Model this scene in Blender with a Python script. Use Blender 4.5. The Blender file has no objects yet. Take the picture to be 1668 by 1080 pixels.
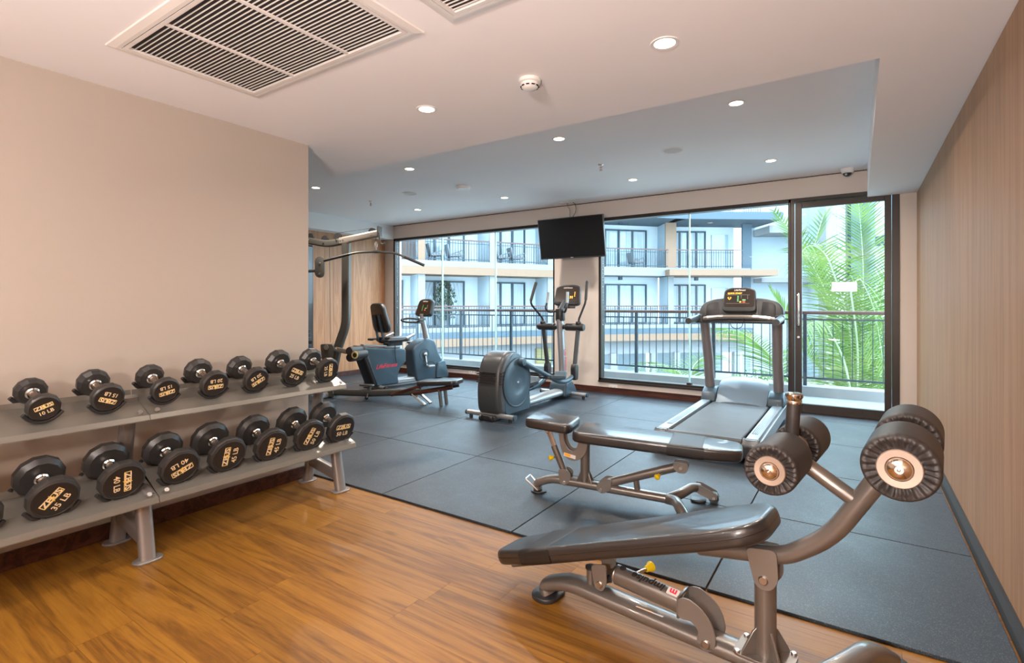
import bpy, bmesh, math, random
from mathutils import Vector, Matrix, Euler
PI = math.pi
random.seed(7)
SC = bpy.context.scene
COL = SC.collection

# ------------------------------------------------------------------ camera, sky, exposure, lights
YAW = 0.5878
cam_d = bpy.data.cameras.new('camera')
cam = bpy.data.objects.new('camera', cam_d); COL.objects.link(cam)
cam.location = (0, 0, 1.225); cam.rotation_euler = (PI/2, 0, YAW)
cam_d.sensor_width = 36; cam_d.lens = 845/1668*36; cam_d.shift_y = -43.6/1668
cam_d.clip_start = 0.05; cam_d.clip_end = 300
SC.camera = cam
SC.view_settings.view_transform = 'Standard'
SC.view_settings.look = 'None'
SC.view_settings.exposure = 0.30
SC.view_settings.gamma = 1.0
SC.view_settings.use_curve_mapping = False

world = bpy.data.worlds.new('world'); SC.world = world
world.use_nodes = True
wn = world.node_tree; wn.nodes.clear()
wo = wn.nodes.new('ShaderNodeOutputWorld'); bg = wn.nodes.new('ShaderNodeBackground')
bg.inputs['Color'].default_value = (0.58, 0.82, 1.0, 1); bg.inputs['Strength'].default_value = 8.4
wn.links.new(bg.outputs[0], wo.inputs[0])

def sun(energy, direction, angle, color):
    l = bpy.data.lights.new('sun', 'SUN'); l.energy = energy; l.angle = angle; l.color = color
    o = bpy.data.objects.new('sun', l); COL.objects.link(o)
    o.rotation_euler = Vector(direction).to_track_quat('-Z', 'Y').to_euler(); o.location = (0, 0, 12)
    return o
sun(1.5, (-0.45, 0.62, -0.65), 0.35, (1.0, 0.96, 0.9))     # hazy sun from behind the building, lights the facade across the court

LAMP_SOFFIT = 7.0      # power of each recessed lamp in the low ceiling
LAMP_UPPER = 20.0       # power of each recessed lamp in the raised ceiling
LAMP_COL = (1.0, 0.87, 0.76)

def portal(name, x0, x1, z0, z1, y):
    l = bpy.data.lights.new(name, 'AREA'); l.shape = 'RECTANGLE'; l.size = x1-x0; l.size_y = z1-z0
    l.cycles.is_portal = True
    o = bpy.data.objects.new(name, l); COL.objects.link(o)
    o.location = ((x0+x1)/2, y, (z0+z1)/2); o.rotation_euler = (-PI/2, 0, 0)
portal('daylight_portal', -7.0, -3.7, .2, 2.4, 6.75)
portal('daylight_portal', -2.97, 0.34, .1, 2.4, 6.75)
# photographer's lamp on a stand behind the camera: the glass door mirrors it and it throws the shadow on the raised ceiling
pl = bpy.data.lights.new('panel_light', 'AREA'); pl.shape = 'RECTANGLE'; pl.size = .50; pl.size_y = .22
pl.energy = 88; pl.color = (1.0, 0.89, 0.82)
po = bpy.data.objects.new('panel_light', pl); COL.objects.link(po)
po.location = (-.27, -1.5, 1.66); po.rotation_euler = (math.radians(104), 0, math.radians(2))

# added fill light, unseen behind the camera, bounced off the low ceiling
ul = bpy.data.lights.new('ceiling_fill', 'AREA'); ul.shape = 'DISK'; ul.size = .24; ul.energy = 86; ul.color = (1.0, 0.92, 0.93)
uo = bpy.data.objects.new('ceiling_fill', ul); COL.objects.link(uo)
uo.location = (-.45, -1.0, .40); uo.rotation_euler = (math.radians(180), 0, 0)

# ------------------------------------------------------------------ mesh helpers
class B:
    def __init__(s, M=None): s.v = []; s.f = []; s.M = M or Matrix()
    def add(s, vs, fs):
        n = len(s.v); s.v += [s.M @ Vector(p) for p in vs]; s.f += [[i+n for i in f] for f in fs]; return s
    def box(s, x0, x1, y0, y1, z0, z1):
        return s.add([(x0,y0,z0),(x1,y0,z0),(x1,y1,z0),(x0,y1,z0),(x0,y0,z1),(x1,y0,z1),(x1,y1,z1),(x0,y1,z1)],
                     [(0,3,2,1),(4,5,6,7),(0,1,5,4),(1,2,6,5),(2,3,7,6),(3,0,4,7)])
    def cbox(s, c, size, rot=(0,0,0)):
        R = Euler(rot).to_matrix(); a, b, d = size[0]/2, size[1]/2, size[2]/2; c = Vector(c)
        P = [(-a,-b,-d),(a,-b,-d),(a,b,-d),(-a,b,-d),(-a,-b,d),(a,-b,d),(a,b,d),(-a,b,d)]
        return s.add([c + R @ Vector(p) for p in P], [(0,3,2,1),(4,5,6,7),(0,1,5,4),(1,2,6,5),(2,3,7,6),(3,0,4,7)])
    def loft(s, rings, closed=False, cap=True):
        n = len(rings[0]); vs = [p for r in rings for p in r]; fs = []
        m = len(rings); last = m if closed else m-1
        for i in range(last):
            a = i*n; b = ((i+1) % m)*n
            for j in range(n):
                k = (j+1) % n; fs.append((a+j, a+k, b+k, b+j))
        if cap and not closed:
            fs.append(tuple(range(n-1, -1, -1))); fs.append(tuple((m-1)*n+j for j in range(n)))
        return s.add(vs, fs)
    def tube(s, pts, r, n=12, closed=False, up=None, prof=None):
        """prof: list of (a,b) offsets for a shaped section (a sideways, b along 'up'); r may be a list."""
        pts = [Vector(p) for p in pts]; m = len(pts); rings = []
        T = []
        for i in range(m):
            if closed: t = (pts[(i+1) % m]-pts[i]).normalized() + (pts[i]-pts[i-1]).normalized()
            elif i == 0: t = pts[1]-pts[0]
            elif i == m-1: t = pts[-1]-pts[-2]
            else: t = (pts[i+1]-pts[i]).normalized() + (pts[i]-pts[i-1]).normalized()
            T.append(t.normalized())
        if up is None:
            u = Vector((0,0,1)) if abs(T[0].z) < .9 else Vector((1,0,0))
        else: u = Vector(up)
        for i in range(m):
            t = T[i]
            if up is not None: u = Vector(up)
            u = (u - t*u.dot(t)).normalized(); w = t.cross(u)
            rr = r[i] if isinstance(r, (list, tuple)) else r
            if prof: rings.append([pts[i] + w*a*rr + u*b*rr for a, b in prof])
            else: rings.append([pts[i] + (w*math.cos(2*PI*k/n) + u*math.sin(2*PI*k/n))*rr for k in range(n)])
        return s.loft(rings, closed)
    def cyl(s, p0, p1, r, r1=None, n=20): return s.tube([p0, p1], [r, r if r1 is None else r1], n)
    def lathe(s, prof, c=(0,0,0), axis=(0,0,1), n=24, ph=0):
        ax = Vector(axis).normalized(); u = Vector((0,0,1)) if abs(ax.z) < .9 else Vector((1,0,0))
        u = (u-ax*u.dot(ax)).normalized(); w = ax.cross(u); c = Vector(c); rings = []
        for r, h in prof:
            r = max(r, 1e-5)
            rings.append([c + ax*h + (u*math.cos(2*PI*k/n+ph)+w*math.sin(2*PI*k/n+ph))*r for k in range(n)])
        return s.loft(rings, False, True)
    def ball(s, c, r, n=16, m=8, axis=(0,0,1), sq=1):
        return s.lathe([(r*math.sin(PI*i/m), -r*sq*math.cos(PI*i/m)) for i in range(m+1)], c, axis, n)
    def slab(s, poly, d0, d1, plane='xy', e=0, k=3):
        """outline extruded from d0 to d1 along the third axis, edges rounded by e."""
        n = len(poly)
        area = sum(poly[i][0]*poly[(i+1)%n][1]-poly[(i+1)%n][0]*poly[i][1] for i in range(n))
        if area < 0: poly = poly[::-1]
        P = [Vector((p[0], p[1])) for p in poly]; N = []
        for i in range(n):
            a = (P[i]-P[i-1]); b = (P[(i+1)%n]-P[i])
            a = Vector((a.y, -a.x)).normalized(); b = Vector((b.y, -b.x)).normalized()
            q = a+b
            q = q.normalized() if q.length > 1e-6 else a
            N.append(q/max(.5, q.dot(a)))
        def ring(off, d):
            out = []
            for p, q in zip(P, N):
                x = p - q*off
                out.append({'xy': (x.x, x.y, d), 'xz': (x.x, d, x.y), 'yz': (d, x.x, x.y)}[plane])
            return out
        if e <= 0: rings = [ring(0, d0), ring(0, d1)]
        else:
            sg = 1 if d1 > d0 else -1; rings = []
            for i in range(k+1):
                t = PI/2*i/k; rings.append(ring(e*(1-math.sin(t)), d0+sg*e*(1-math.cos(t))))
            for i in range(k+1):
                t = PI/2*(1-i/k); rings.append(ring(e*(1-math.sin(t)), d1-sg*e*(1-math.cos(t))))
        return s.loft(rings)
    def text(s, string, size, M, bold=0.0, depth=0.0006, align='CENTER', shear=0):
        key = (string, bold, align, shear)
        if key not in _TX:
            cu = bpy.data.curves.new('lettering', 'FONT'); cu.body = string; cu.size = 1; cu.align_x = align; cu.align_y = 'CENTER'
            cu.offset = bold; cu.resolution_u = 2; cu.shear = shear; cu.extrude = 0
            o = bpy.data.objects.new('lettering', cu); COL.objects.link(o)
            me = o.to_mesh(); _TX[key] = ([v.co.copy() for v in me.vertices], [tuple(p.vertices) for p in me.polygons])
            o.to_mesh_clear(); bpy.data.objects.remove(o); bpy.data.curves.remove(cu)
        vs, fs = _TX[key]
        return s.add([M @ (v*size + Vector((0,0,depth))) for v in vs], fs)
    def build(s, name, mat, parent=None, bevel=0, ang=35, smooth=True, kind=None, rot=None):
        me = bpy.data.meshes.new(name); me.from_pydata([tuple(v) for v in s.v], [], s.f)
        me.validate(); bm = bmesh.new(); bm.from_mesh(me)
        if len(bm.faces) and name not in NOFLIP: bmesh.ops.recalc_face_normals(bm, faces=bm.faces)
        bm.to_mesh(me); bm.free()
        me.materials.append(mat)
        if smooth and len(me.polygons):
            me.shade_smooth(); me.set_sharp_from_angle(angle=math.radians(ang))
        return link(name, me, parent, bevel, kind)
_TX = {}
NOFLIP = set()
def link(name, me, parent=None, bevel=0, kind=None):
    o = bpy.data.objects.new(name, me); COL.objects.link(o)
    if parent: o.parent = parent
    if bevel:
        m = o.modifiers.new('bevel', 'BEVEL'); m.width = bevel; m.segments = 2; m.limit_method = 'ANGLE'; m.angle_limit = math.radians(40)
        m.harden_normals = False
    if kind: o['kind'] = kind
    return o
def thing(name, label, cat, loc=(0,0,0), rz=0, group=None, rot=None):
    o = bpy.data.objects.new(name, None); COL.objects.link(o); o.empty_display_size = .1
    o.location = loc; o.rotation_euler = rot if rot else (0, 0, rz); o['label'] = label; o['category'] = cat
    if group: o['group'] = group
    return o
def tag(o, label, cat, group=None, kind=None):
    o['label'] = label; o['category'] = cat
    if group: o['group'] = group
    if kind: o['kind'] = kind
    return o
def lab(o, label): o['label'] = label; return o
def struct(o): o['kind'] = 'structure'; return o
def rrect(w, h, r, n=5, cx=0, cy=0):
    out = []
    for sx, sy, a0 in ((1,1,0),(-1,1,90),(-1,-1,180),(1,-1,270)):
        for i in range(n+1):
            a = math.radians(a0+90*i/n); out.append((cx+sx*(w/2-r)+r*math.cos(a), cy+sy*(h/2-r)+r*math.sin(a)))
    return out
def circ(r, n=24, cx=0, cy=0, sy=1): return [(cx+r*math.cos(2*PI*i/n), cy+sy*r*math.sin(2*PI*i/n)) for i in range(n)]
def fil(pts, r, n=5):
    """round the corners of a polyline"""
    P = [Vector(p) for p in pts]; out = [P[0]]
    for i in range(1, len(P)-1):
        a = P[i-1]-P[i]; b = P[i+1]-P[i]; d = min(r, a.length*.48, b.length*.48)
        s0 = P[i]+a.normalized()*d; s1 = P[i]+b.normalized()*d
        for k in range(n+1):
            t = k/n; out.append(s0*(1-t)**2 + P[i]*2*t*(1-t) + s1*t*t)
    out.append(P[-1]); return out
def filc(poly, r, n=4):
    """round corners of a closed 2-D outline"""
    P = [Vector((p[0], p[1], 0)) for p in poly]; m = len(P); out = []
    for i in range(m):
        a = P[i-1]-P[i]; b = P[(i+1)%m]-P[i]; d = min(r, a.length*.48, b.length*.48)
        s0 = P[i]+a.normalized()*d; s1 = P[i]+b.normalized()*d
        for k in range(n+1):
            t = k/n; q = s0*(1-t)**2 + P[i]*2*t*(1-t) + s1*t*t; out.append((q.x, q.y))
    return out
OVAL = rrect(2, 1.3, .6, 4)          # flattened oval tube section
RECT = rrect(2, 2, .35, 2)
FLAT = rrect(2.6, 1.5, .5, 3)
def mat4(loc, x, y):
    x = Vector(x).normalized(); y = Vector(y).normalized(); z = x.cross(y).normalized(); y = z.cross(x)
    return Matrix(((x.x,y.x,z.x,loc[0]),(x.y,y.y,z.y,loc[1]),(x.z,y.z,z.z,loc[2]),(0,0,0,1)))

# ------------------------------------------------------------------ materials
def nt(name):
    m = bpy.data.materials.new(name); m.use_nodes = True; t = m.node_tree
    b = t.nodes.get('Principled BSDF'); return m, t, b
def N(t, typ, **kw):
    n = t.nodes.new('ShaderNode'+typ)
    for k, v in kw.items():
        if k in n.inputs: n.inputs[k].default_value = v
        else: setattr(n, k, v)
    return n
def mat(name, col, rough=.5, metal=0, spec=.5, var=0, vscale=8, bump=0, bscale=200, coat=0, emit=None, es=0, bdist=.002):
    m, t, b = nt(name)
    b.inputs['Base Color'].default_value = (*col, 1); b.inputs['Roughness'].default_value = rough
    b.inputs['Metallic'].default_value = metal; b.inputs['Specular IOR Level'].default_value = spec
    b.inputs['Coat Weight'].default_value = coat
    tc = N(t, 'TexCoord')
    if var:
        nz = N(t, 'TexNoise', Scale=vscale, Detail=4.0); mx = N(t, 'Mix', data_type='RGBA')
        mx.inputs[6].default_value = (*[c*(1-var) for c in col], 1); mx.inputs[7].default_value = (*[min(1, c*(1+var)) for c in col], 1)
        t.links.new(tc.outputs['Object'], nz.inputs['Vector']); t.links.new(nz.outputs[0], mx.inputs[0]); t.links.new(mx.outputs[2], b.inputs['Base Color'])
    if bump:
        nz = N(t, 'TexNoise', Scale=bscale, Detail=3.0); bp = N(t, 'Bump', Strength=bump, Distance=bdist)
        t.links.new(tc.outputs['Object'], nz.inputs['Vector']); t.links.new(nz.outputs[0], bp.inputs['Height']); t.links.new(bp.outputs[0], b.inputs['Normal'])
    if emit:
        b.inputs['Emission Color'].default_value = (*emit, 1); b.inputs['Emission Strength'].default_value = es
    return m
def wood(name, c0, c1, c2, axis='X', stretch=.06, scale=7, rough=.4, rand=.12, knots=False, bump=.05, coord='Object', fine=60):
    m, t, b = nt(name); tc = N(t, 'TexCoord'); mp = N(t, 'Mapping')
    sc = {'X': (stretch, 1, 1), 'Y': (1, stretch, 1), 'Z': (1, 1, stretch)}[axis]
    mp.inputs['Scale'].default_value = sc
    oi = N(t, 'ObjectInfo'); cmb = N(t, 'CombineXYZ')
    mul = N(t, 'Math', operation='MULTIPLY'); mul.inputs[1].default_value = 37
    t.links.new(oi.outputs['Random'], mul.inputs[0])
    for i in range(3): t.links.new(mul.outputs[0], cmb.inputs[i])
    t.links.new(cmb.outputs[0], mp.inputs['Location']); t.links.new(tc.outputs[coord], mp.inputs['Vector'])
    n1 = N(t, 'TexNoise', Scale=scale, Detail=6.0, Roughness=.6, Distortion=.9)
    n2 = N(t, 'TexNoise', Scale=fine, Detail=3.0, Roughness=.6)
    t.links.new(mp.outputs[0], n1.inputs['Vector']); t.links.new(mp.outputs[0], n2.inputs['Vector'])
    w = N(t, 'Math', operation='MULTIPLY_ADD'); w.inputs[1].default_value = 9.0
    t.links.new(n1.outputs[0], w.inputs[0]); w.inputs[2].default_value = 0
    fr = N(t, 'Math', operation='PINGPONG'); fr.inputs[1].default_value = 1.0; t.links.new(w.outputs[0], fr.inputs[0])
    ad = N(t, 'Math', operation='MULTIPLY_ADD'); ad.inputs[1].default_value = .45
    t.links.new(fr.outputs[0], ad.inputs[0])
    m2 = N(t, 'Math', operation='MULTIPLY'); m2.inputs[1].default_value = .6; t.links.new(n2.outputs[0], m2.inputs[0]); t.links.new(m2.outputs[0], ad.inputs[2])
    cr = N(t, 'ValToRGB'); e = cr.color_ramp.elements
    e[0].position = .2; e[0].color = (*c0, 1); e[1].position = .85; e[1].color = (*c2, 1); x = e.new(.5); x.color = (*c1, 1)
    t.links.new(ad.outputs[0], cr.inputs[0])
    hs = N(t, 'HueSaturation'); rm = N(t, 'MapRange'); rm.inputs[3].default_value = 1-rand; rm.inputs[4].default_value = 1+rand
    t.links.new(oi.outputs['Random'], rm.inputs[0]); t.links.new(rm.outputs[0], hs.inputs['Value']); t.links.new(cr.outputs[0], hs.inputs['Color'])
    last = hs.outputs[0]
    if knots:
        mpk = N(t, 'Mapping'); mpk.inputs['Scale'].default_value = (.38, 1, 1); t.links.new(tc.outputs[coord], mpk.inputs['Vector']); t.links.new(cmb.outputs[0], mpk.inputs['Location'])
        vo = N(t, 'TexVoronoi', Scale=3.2); t.links.new(mpk.outputs[0], vo.inputs['Vector'])
        kr = N(t, 'ValToRGB'); kr.color_ramp.elements[0].position = .02; kr.color_ramp.elements[0].color = (.35,.35,.35,1); kr.color_ramp.elements[1].position = .09; kr.color_ramp.elements[1].color = (1,1,1,1)
        t.links.new(vo.outputs['Distance'], kr.inputs[0]); mk = N(t, 'Mix', data_type='RGBA', blend_type='MULTIPLY'); mk.inputs[0].default_value = .8
        t.links.new(last, mk.inputs[6]); t.links.new(kr.outputs[0], mk.inputs[7]); last = mk.outputs[2]
    t.links.new(last, b.inputs['Base Color'])
    b.inputs['Roughness'].default_value = rough
    if bump:
        bp = N(t, 'Bump', Strength=bump, Distance=.001); t.links.new(n2.outputs[0], bp.inputs['Height']); t.links.new(bp.outputs[0], b.inputs['Normal'])
    return m
def glass(name, tint=(.96,.98,.98), refl=.06):
    m = bpy.data.materials.new(name); m.use_nodes = True; t = m.node_tree; t.nodes.clear()
    o = N(t, 'OutputMaterial'); tr = N(t, 'BsdfTransparent'); gl = N(t, 'BsdfGlossy'); mx = N(t, 'MixShader'); lw = N(t, 'LayerWeight'); lw.inputs['Blend'].default_value = .5
    pw = N(t, 'Math', operation='POWER'); pw.inputs[1].default_value = 5.0; t.links.new(lw.outputs['Facing'], pw.inputs[0])
    fr = N(t, 'Math', operation='MULTIPLY_ADD'); fr.inputs[1].default_value = .95; fr.inputs[2].default_value = .035; t.links.new(pw.outputs[0], fr.inputs[0])
    tr.inputs[0].default_value = (*tint, 1); gl.inputs['Roughness'].default_value = .01
    t.links.new(fr.outputs[0], mx.inputs[0]); t.links.new(tr.outputs[0], mx.inputs[1]); t.links.new(gl.outputs[0], mx.inputs[2]); t.links.new(mx.outputs[0], o.inputs[0])
    return m
def leafmat(name, c0, c1):
    m = bpy.data.materials.new(name); m.use_nodes = True; t = m.node_tree; t.nodes.clear()
    o = N(t, 'OutputMaterial'); d = N(t, 'BsdfPrincipled'); tl = N(t, 'BsdfTranslucent'); mx = N(t, 'MixShader'); mx.inputs[0].default_value = .45
    tc = N(t, 'TexCoord'); nz = N(t, 'TexNoise', Scale=2.2, Detail=3.0); cr = N(t, 'ValToRGB')
    cr.color_ramp.elements[0].position = .35; cr.color_ramp.elements[0].color = (*c0, 1); cr.color_ramp.elements[1].position = .65; cr.color_ramp.elements[1].color = (*c1, 1)
    t.links.new(tc.outputs['Object'], nz.inputs['Vector']); t.links.new(nz.outputs[0], cr.inputs[0]); t.links.new(cr.outputs[0], d.inputs['Base Color']); t.links.new(cr.outputs[0], tl.inputs[0])
    d.inputs['Roughness'].default_value = .45
    t.links.new(d.outputs[0], mx.inputs[1]); t.links.new(tl.outputs[0], mx.inputs[2]); t.links.new(mx.outputs[0], o.inputs[0])
    return m
def rubber(name):
    m, t, b = nt(name); tc = N(t, 'TexCoord'); oi = N(t, 'ObjectInfo')
    nz = N(t, 'TexNoise', Scale=1.6, Detail=5.0, Roughness=.65); fl = N(t, 'TexVoronoi', Scale=420.0)
    t.links.new(tc.outputs['Object'], nz.inputs['Vector']); t.links.new(tc.outputs['Object'], fl.inputs['Vector'])
    cr = N(t, 'ValToRGB'); cr.color_ramp.elements[0].position = .3; cr.color_ramp.elements[0].color = (.009,.016,.025,1); cr.color_ramp.elements[1].position = .75; cr.color_ramp.elements[1].color = (.022,.036,.052,1)
    t.links.new(nz.outputs[0], cr.inputs[0])
    fr = N(t, 'ValToRGB'); fr.color_ramp.elements[0].position = .86; fr.color_ramp.elements[0].color = (0,0,0,1); fr.color_ramp.elements[1].position = .95; fr.color_ramp.elements[1].color = (1,1,1,1)
    sp = N(t, 'SeparateColor'); t.links.new(fl.outputs['Color'], sp.inputs[0]); t.links.new(sp.outputs[0], fr.inputs[0])
    mx = N(t, 'Mix', data_type='RGBA'); mx.inputs[7].default_value = (.17,.19,.20,1); t.links.new(cr.outputs[0], mx.inputs[6])
    mm = N(t, 'Math', operation='MULTIPLY'); mm.inputs[1].default_value = .5; t.links.new(fr.outputs[0], mm.inputs[0]); t.links.new(mm.outputs[0], mx.inputs[0])
    hs = N(t, 'HueSaturation'); rm = N(t, 'MapRange'); rm.inputs[3].default_value = .85; rm.inputs[4].default_value = 1.18
    t.links.new(oi.outputs['Random'], rm.inputs[0]); t.links.new(rm.outputs[0], hs.inputs['Value']); t.links.new(mx.outputs[2], hs.inputs['Color'])
    t.links.new(hs.outputs[0], b.inputs['Base Color'])
    rr = N(t, 'MapRange'); rr.inputs[1].default_value = .3; rr.inputs[2].default_value = .7; rr.inputs[3].default_value = .36; rr.inputs[4].default_value = .55
    t.links.new(nz.outputs[0], rr.inputs[0]); t.links.new(rr.outputs[0], b.inputs['Roughness'])
    n3 = N(t, 'TexNoise', Scale=260.0, Detail=2.0); t.links.new(tc.outputs['Object'], n3.inputs['Vector'])
    bp = N(t, 'Bump', Strength=.35, Distance=.001); t.links.new(n3.outputs[0], bp.inputs['Height']); t.links.new(bp.outputs[0], b.inputs['Normal'])
    b.inputs['Specular IOR Level'].default_value = .6
    return m

M = {}
M['wall'] = mat('wall_paint', (.435,.378,.322), .8, var=.02, vscale=2, bump=.05, bscale=90)
M['wall_lit'] = mat('wall_paint_lit', (.70,.625,.56), .8, var=.02, vscale=2, bump=.05, bscale=90)  # same paint as the other walls, lightened to stand in for light on it
M['ceil'] = mat('ceiling_paint', (.87,.85,.85), .85, var=.015, vscale=1.5, bump=.04, bscale=80)
M['base'] = wood('baseboard_mahogany', (.030,.009,.006), (.065,.020,.012), (.11,.036,.02), 'X', .05, 9, .35)
M['floorwood'] = wood('floor_oak_vinyl', (.11,.041,.004), (.215,.090,.009), (.285,.130,.015), 'X', .055, 9, .43, .10, knots=True, bump=.04, fine=110)
M['panelwood'] = wood('oak_wall_veneer', (.28,.145,.066), (.34,.185,.088), (.395,.225,.113), 'Z', .03, 10, .5, .06, fine=110)
M['panelwood2'] = wood('oak_panel_left', (.36,.155,.065), (.45,.205,.09), (.53,.265,.125), 'Z', .06, 7, .5, .10, fine=70)
M['rubber'] = rubber('rubber_tile')
M['rubedge'] = mat('black_rubber_edge', (.02,.022,.024), .7, bump=.4, bscale=200)
M['frame'] = mat('bronze_aluminium', (.045,.036,.032), .38, .5, var=.1)
M['glass'] = glass('window_glass')
M['glassedge'] = mat('glass_edge', (.45,.80,.80), .15, spec=.8)
M['white'] = mat('white_plastic', (.78,.76,.73), .4)
M['trimwhite'] = mat('white_metal_grille', (.80,.76,.72), .35, .1)
M['dark'] = mat('dark_void', (.02,.014,.014), .9)
M['lampglow'] = mat('lamp_glow', (1,.9,.75), .5, emit=(1.0,.83,.58), es=9)
M['blk'] = mat('black_rubber', (.030,.028,.027), .36, var=.15, bump=.1, bscale=150)
M['blkside'] = mat('dumbbell_face_rubber', (.016,.014,.013), .5, bump=.08, bscale=200)
M['chrome'] = mat('chrome', (.85,.82,.78), .12, 1)
M['knurl'] = mat('knurled_steel', (.34,.29,.25), .42, 1, bump=1, bscale=900, bdist=.001)
M['gold'] = mat('gold_print', (.80,.60,.20), .5)
M['tan'] = mat('tan_print', (.86,.68,.42), .5)
M['yel'] = mat('yellow_bolt_print', (.90,.62,.02), .45)
M['ink'] = mat('black_print', (.02,.016,.012), .5)
M['rack'] = mat('rack_silver_paint', (.30,.28,.27), .34, .55, bump=.03)
M['rackd'] = mat('rack_rail_paint', (.22,.205,.18), .32, .5)
M['steel'] = mat('brushed_steel', (.55,.52,.5), .3, 1)
M['gun'] = mat('gunmetal_paint', (.195,.170,.150), .30, .55, bump=.02, coat=.4)
M['gunl'] = mat('gunmetal_plate', (.235,.21,.19), .36, .5, coat=.2)
M['vinyl'] = mat('black_leatherette', (.020,.018,.018), .30, bump=.3, bscale=260, bdist=.0006, spec=.8, coat=.35)
M['vinyld'] = mat('black_leatherette_strap', (.014,.012,.011), .45, bump=.3, bscale=260, bdist=.0006)
M['foam'] = mat('black_foam', (.030,.024,.022), .5, bump=.25, bscale=180)
M['bronze'] = mat('bronze_cap', (.36,.27,.21), .42, .5)
M['copper'] = mat('polished_cap', (.78,.69,.60), .14, 1)
M['cfit'] = mat('cardio_grey_shell', (.045,.080,.110), .36, .1, coat=.15)
M['cfitd'] = mat('cardio_dark_shell', (.052,.055,.058), .36, .1, coat=.15)
M['cfitb'] = mat('cardio_black_plastic', (.022,.022,.024), .38)
M['cfits'] = mat('cardio_silver', (.42,.43,.44), .33, .6)
M['gymm'] = mat('gym_olive_metal', (.135,.130,.115), .36, .6)
M['gyml'] = mat('gym_light_plate', (.36,.32,.28), .35, .6)
M['scr'] = mat('console_face', (.028,.018,.013), .25, spec=.5)
M['amber'] = mat('amber_led', (1,.5,.05), .4, emit=(1.0,.42,.04), es=1.3)
M['green'] = mat('green_led', (.2,.9,.3), .4, emit=(.15,.8,.25), es=.8)
M['red'] = mat('red_print', (.78,.03,.06), .4)
M['redled'] = mat('red_led', (1,.1,.05), .4, emit=(1,.06,.04), es=1.0)
M['lcd'] = mat('white_print', (.75,.72,.68), .4)
M['yknob'] = mat('yellow_knob', (.92,.64,.01), .32)
M['orange'] = mat('orange_sticker', (.95,.42,.02), .5)
M['tv'] = mat('tv_screen', (.006,.007,.009), .07, spec=.6)
M['tvb'] = mat('tv_bezel', (.035,.037,.042), .3)
M['belt'] = mat('tread_belt', (.060,.058,.056), .55, var=.35, vscale=5, bump=.3, bscale=300)
M['tup'] = mat('upright_silver_mauve', (.26,.235,.24), .36, .4)
M['hood'] = mat('tread_hood_grey', (.20,.26,.31), .34, .2)
M['tdeck'] = mat('tread_rail_grey', (.36,.42,.46), .32, .35)
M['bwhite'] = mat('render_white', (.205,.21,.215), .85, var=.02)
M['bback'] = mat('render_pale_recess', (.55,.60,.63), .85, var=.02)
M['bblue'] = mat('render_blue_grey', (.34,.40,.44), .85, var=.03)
M['bband'] = mat('band_slate', (.06,.09,.115), .8)
M['bpeach'] = mat('band_peach', (.21,.13,.085), .8, var=.04)
M['bwoodp'] = mat('brown_screen', (.12,.065,.045), .6, var=.1)
M['bframe'] = mat('far_window_frame', (.025,.045,.06), .5)
M['bglass'] = mat('far_window_glass', (.32,.40,.45), .08, spec=.8, var=.35, vscale=.6)
M['curtain'] = mat('sheer_curtain', (.40,.45,.49), .85, var=.12, vscale=3)
M['rail'] = mat('railing_slate', (.028,.045,.06), .45, .3)
M['hrail'] = mat('handrail_brown', (.08,.038,.032), .4)
M['conc'] = mat('balcony_concrete', (.22,.235,.24), .8, var=.08, bump=.1, bscale=40)
M['ground'] = mat('court_paving', (.34,.34,.33), .85, var=.15, vscale=2)
M['louvre'] = mat('yellow_louvre', (.20,.17,.07), .6)
M['leaf'] = leafmat('palm_leaf', (.035,.085,.010), (.12,.20,.030))
M['leaf2'] = leafmat('palm_leaf_pale', (.07,.14,.03), (.17,.25,.07))
M['rachis'] = mat('palm_rachis', (.26,.29,.18), .5)
M['trunk'] = mat('palm_trunk', (.11,.09,.065), .9, bump=.8, bscale=12, bdist=.02)
M['shrub'] = leafmat('shrub_leaf', (.05,.08,.025), (.11,.15,.055))

# ------------------------------------------------------------------ the room
HL, HU, WY = 2.365, 2.66, 6.66          # low ceiling, raised ceiling, inner face of the window wall
XL, XR, XW = -3.27, 0.50, -7.25         # partition wall, right wall, far left wall
fl = struct(B().box(XW-.2, XR+.2, -2.8, 2.30, -.15, -.004).box(XW-.2, XR+.2, 2.30, WY+.2, -.15, -.004).build('floor', M['floorwood'], smooth=False))
pk_me = {}
def plank(x0, x1, y0, y1, parent):
    key = round(x1-x0, 3)
    if key not in pk_me:
        o = B().slab([(0,0),(x1-x0,0),(x1-x0,y1-y0),(0,y1-y0)], -.004, 0, 'xy', 0).build('plank', M['floorwood'], parent, smooth=False); pk_me[key] = o.data
    else: o = link('plank', pk_me[key], parent)
    o.location = (x0, y0, 0); return o
random.seed(3)
row = 0; y = 2.30
while y > -1.0:
    x = XL - random.random()*1.1
    while x < XR:
        x0 = max(x, XL); x1 = min(x+1.22, XR+.02)
        if x1-x0 > .05: plank(x0+.0004, x1-.0004, y-.18+.0004, y-.0004, fl)
        x += 1.22
    y -= .18; row += 1

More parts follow.
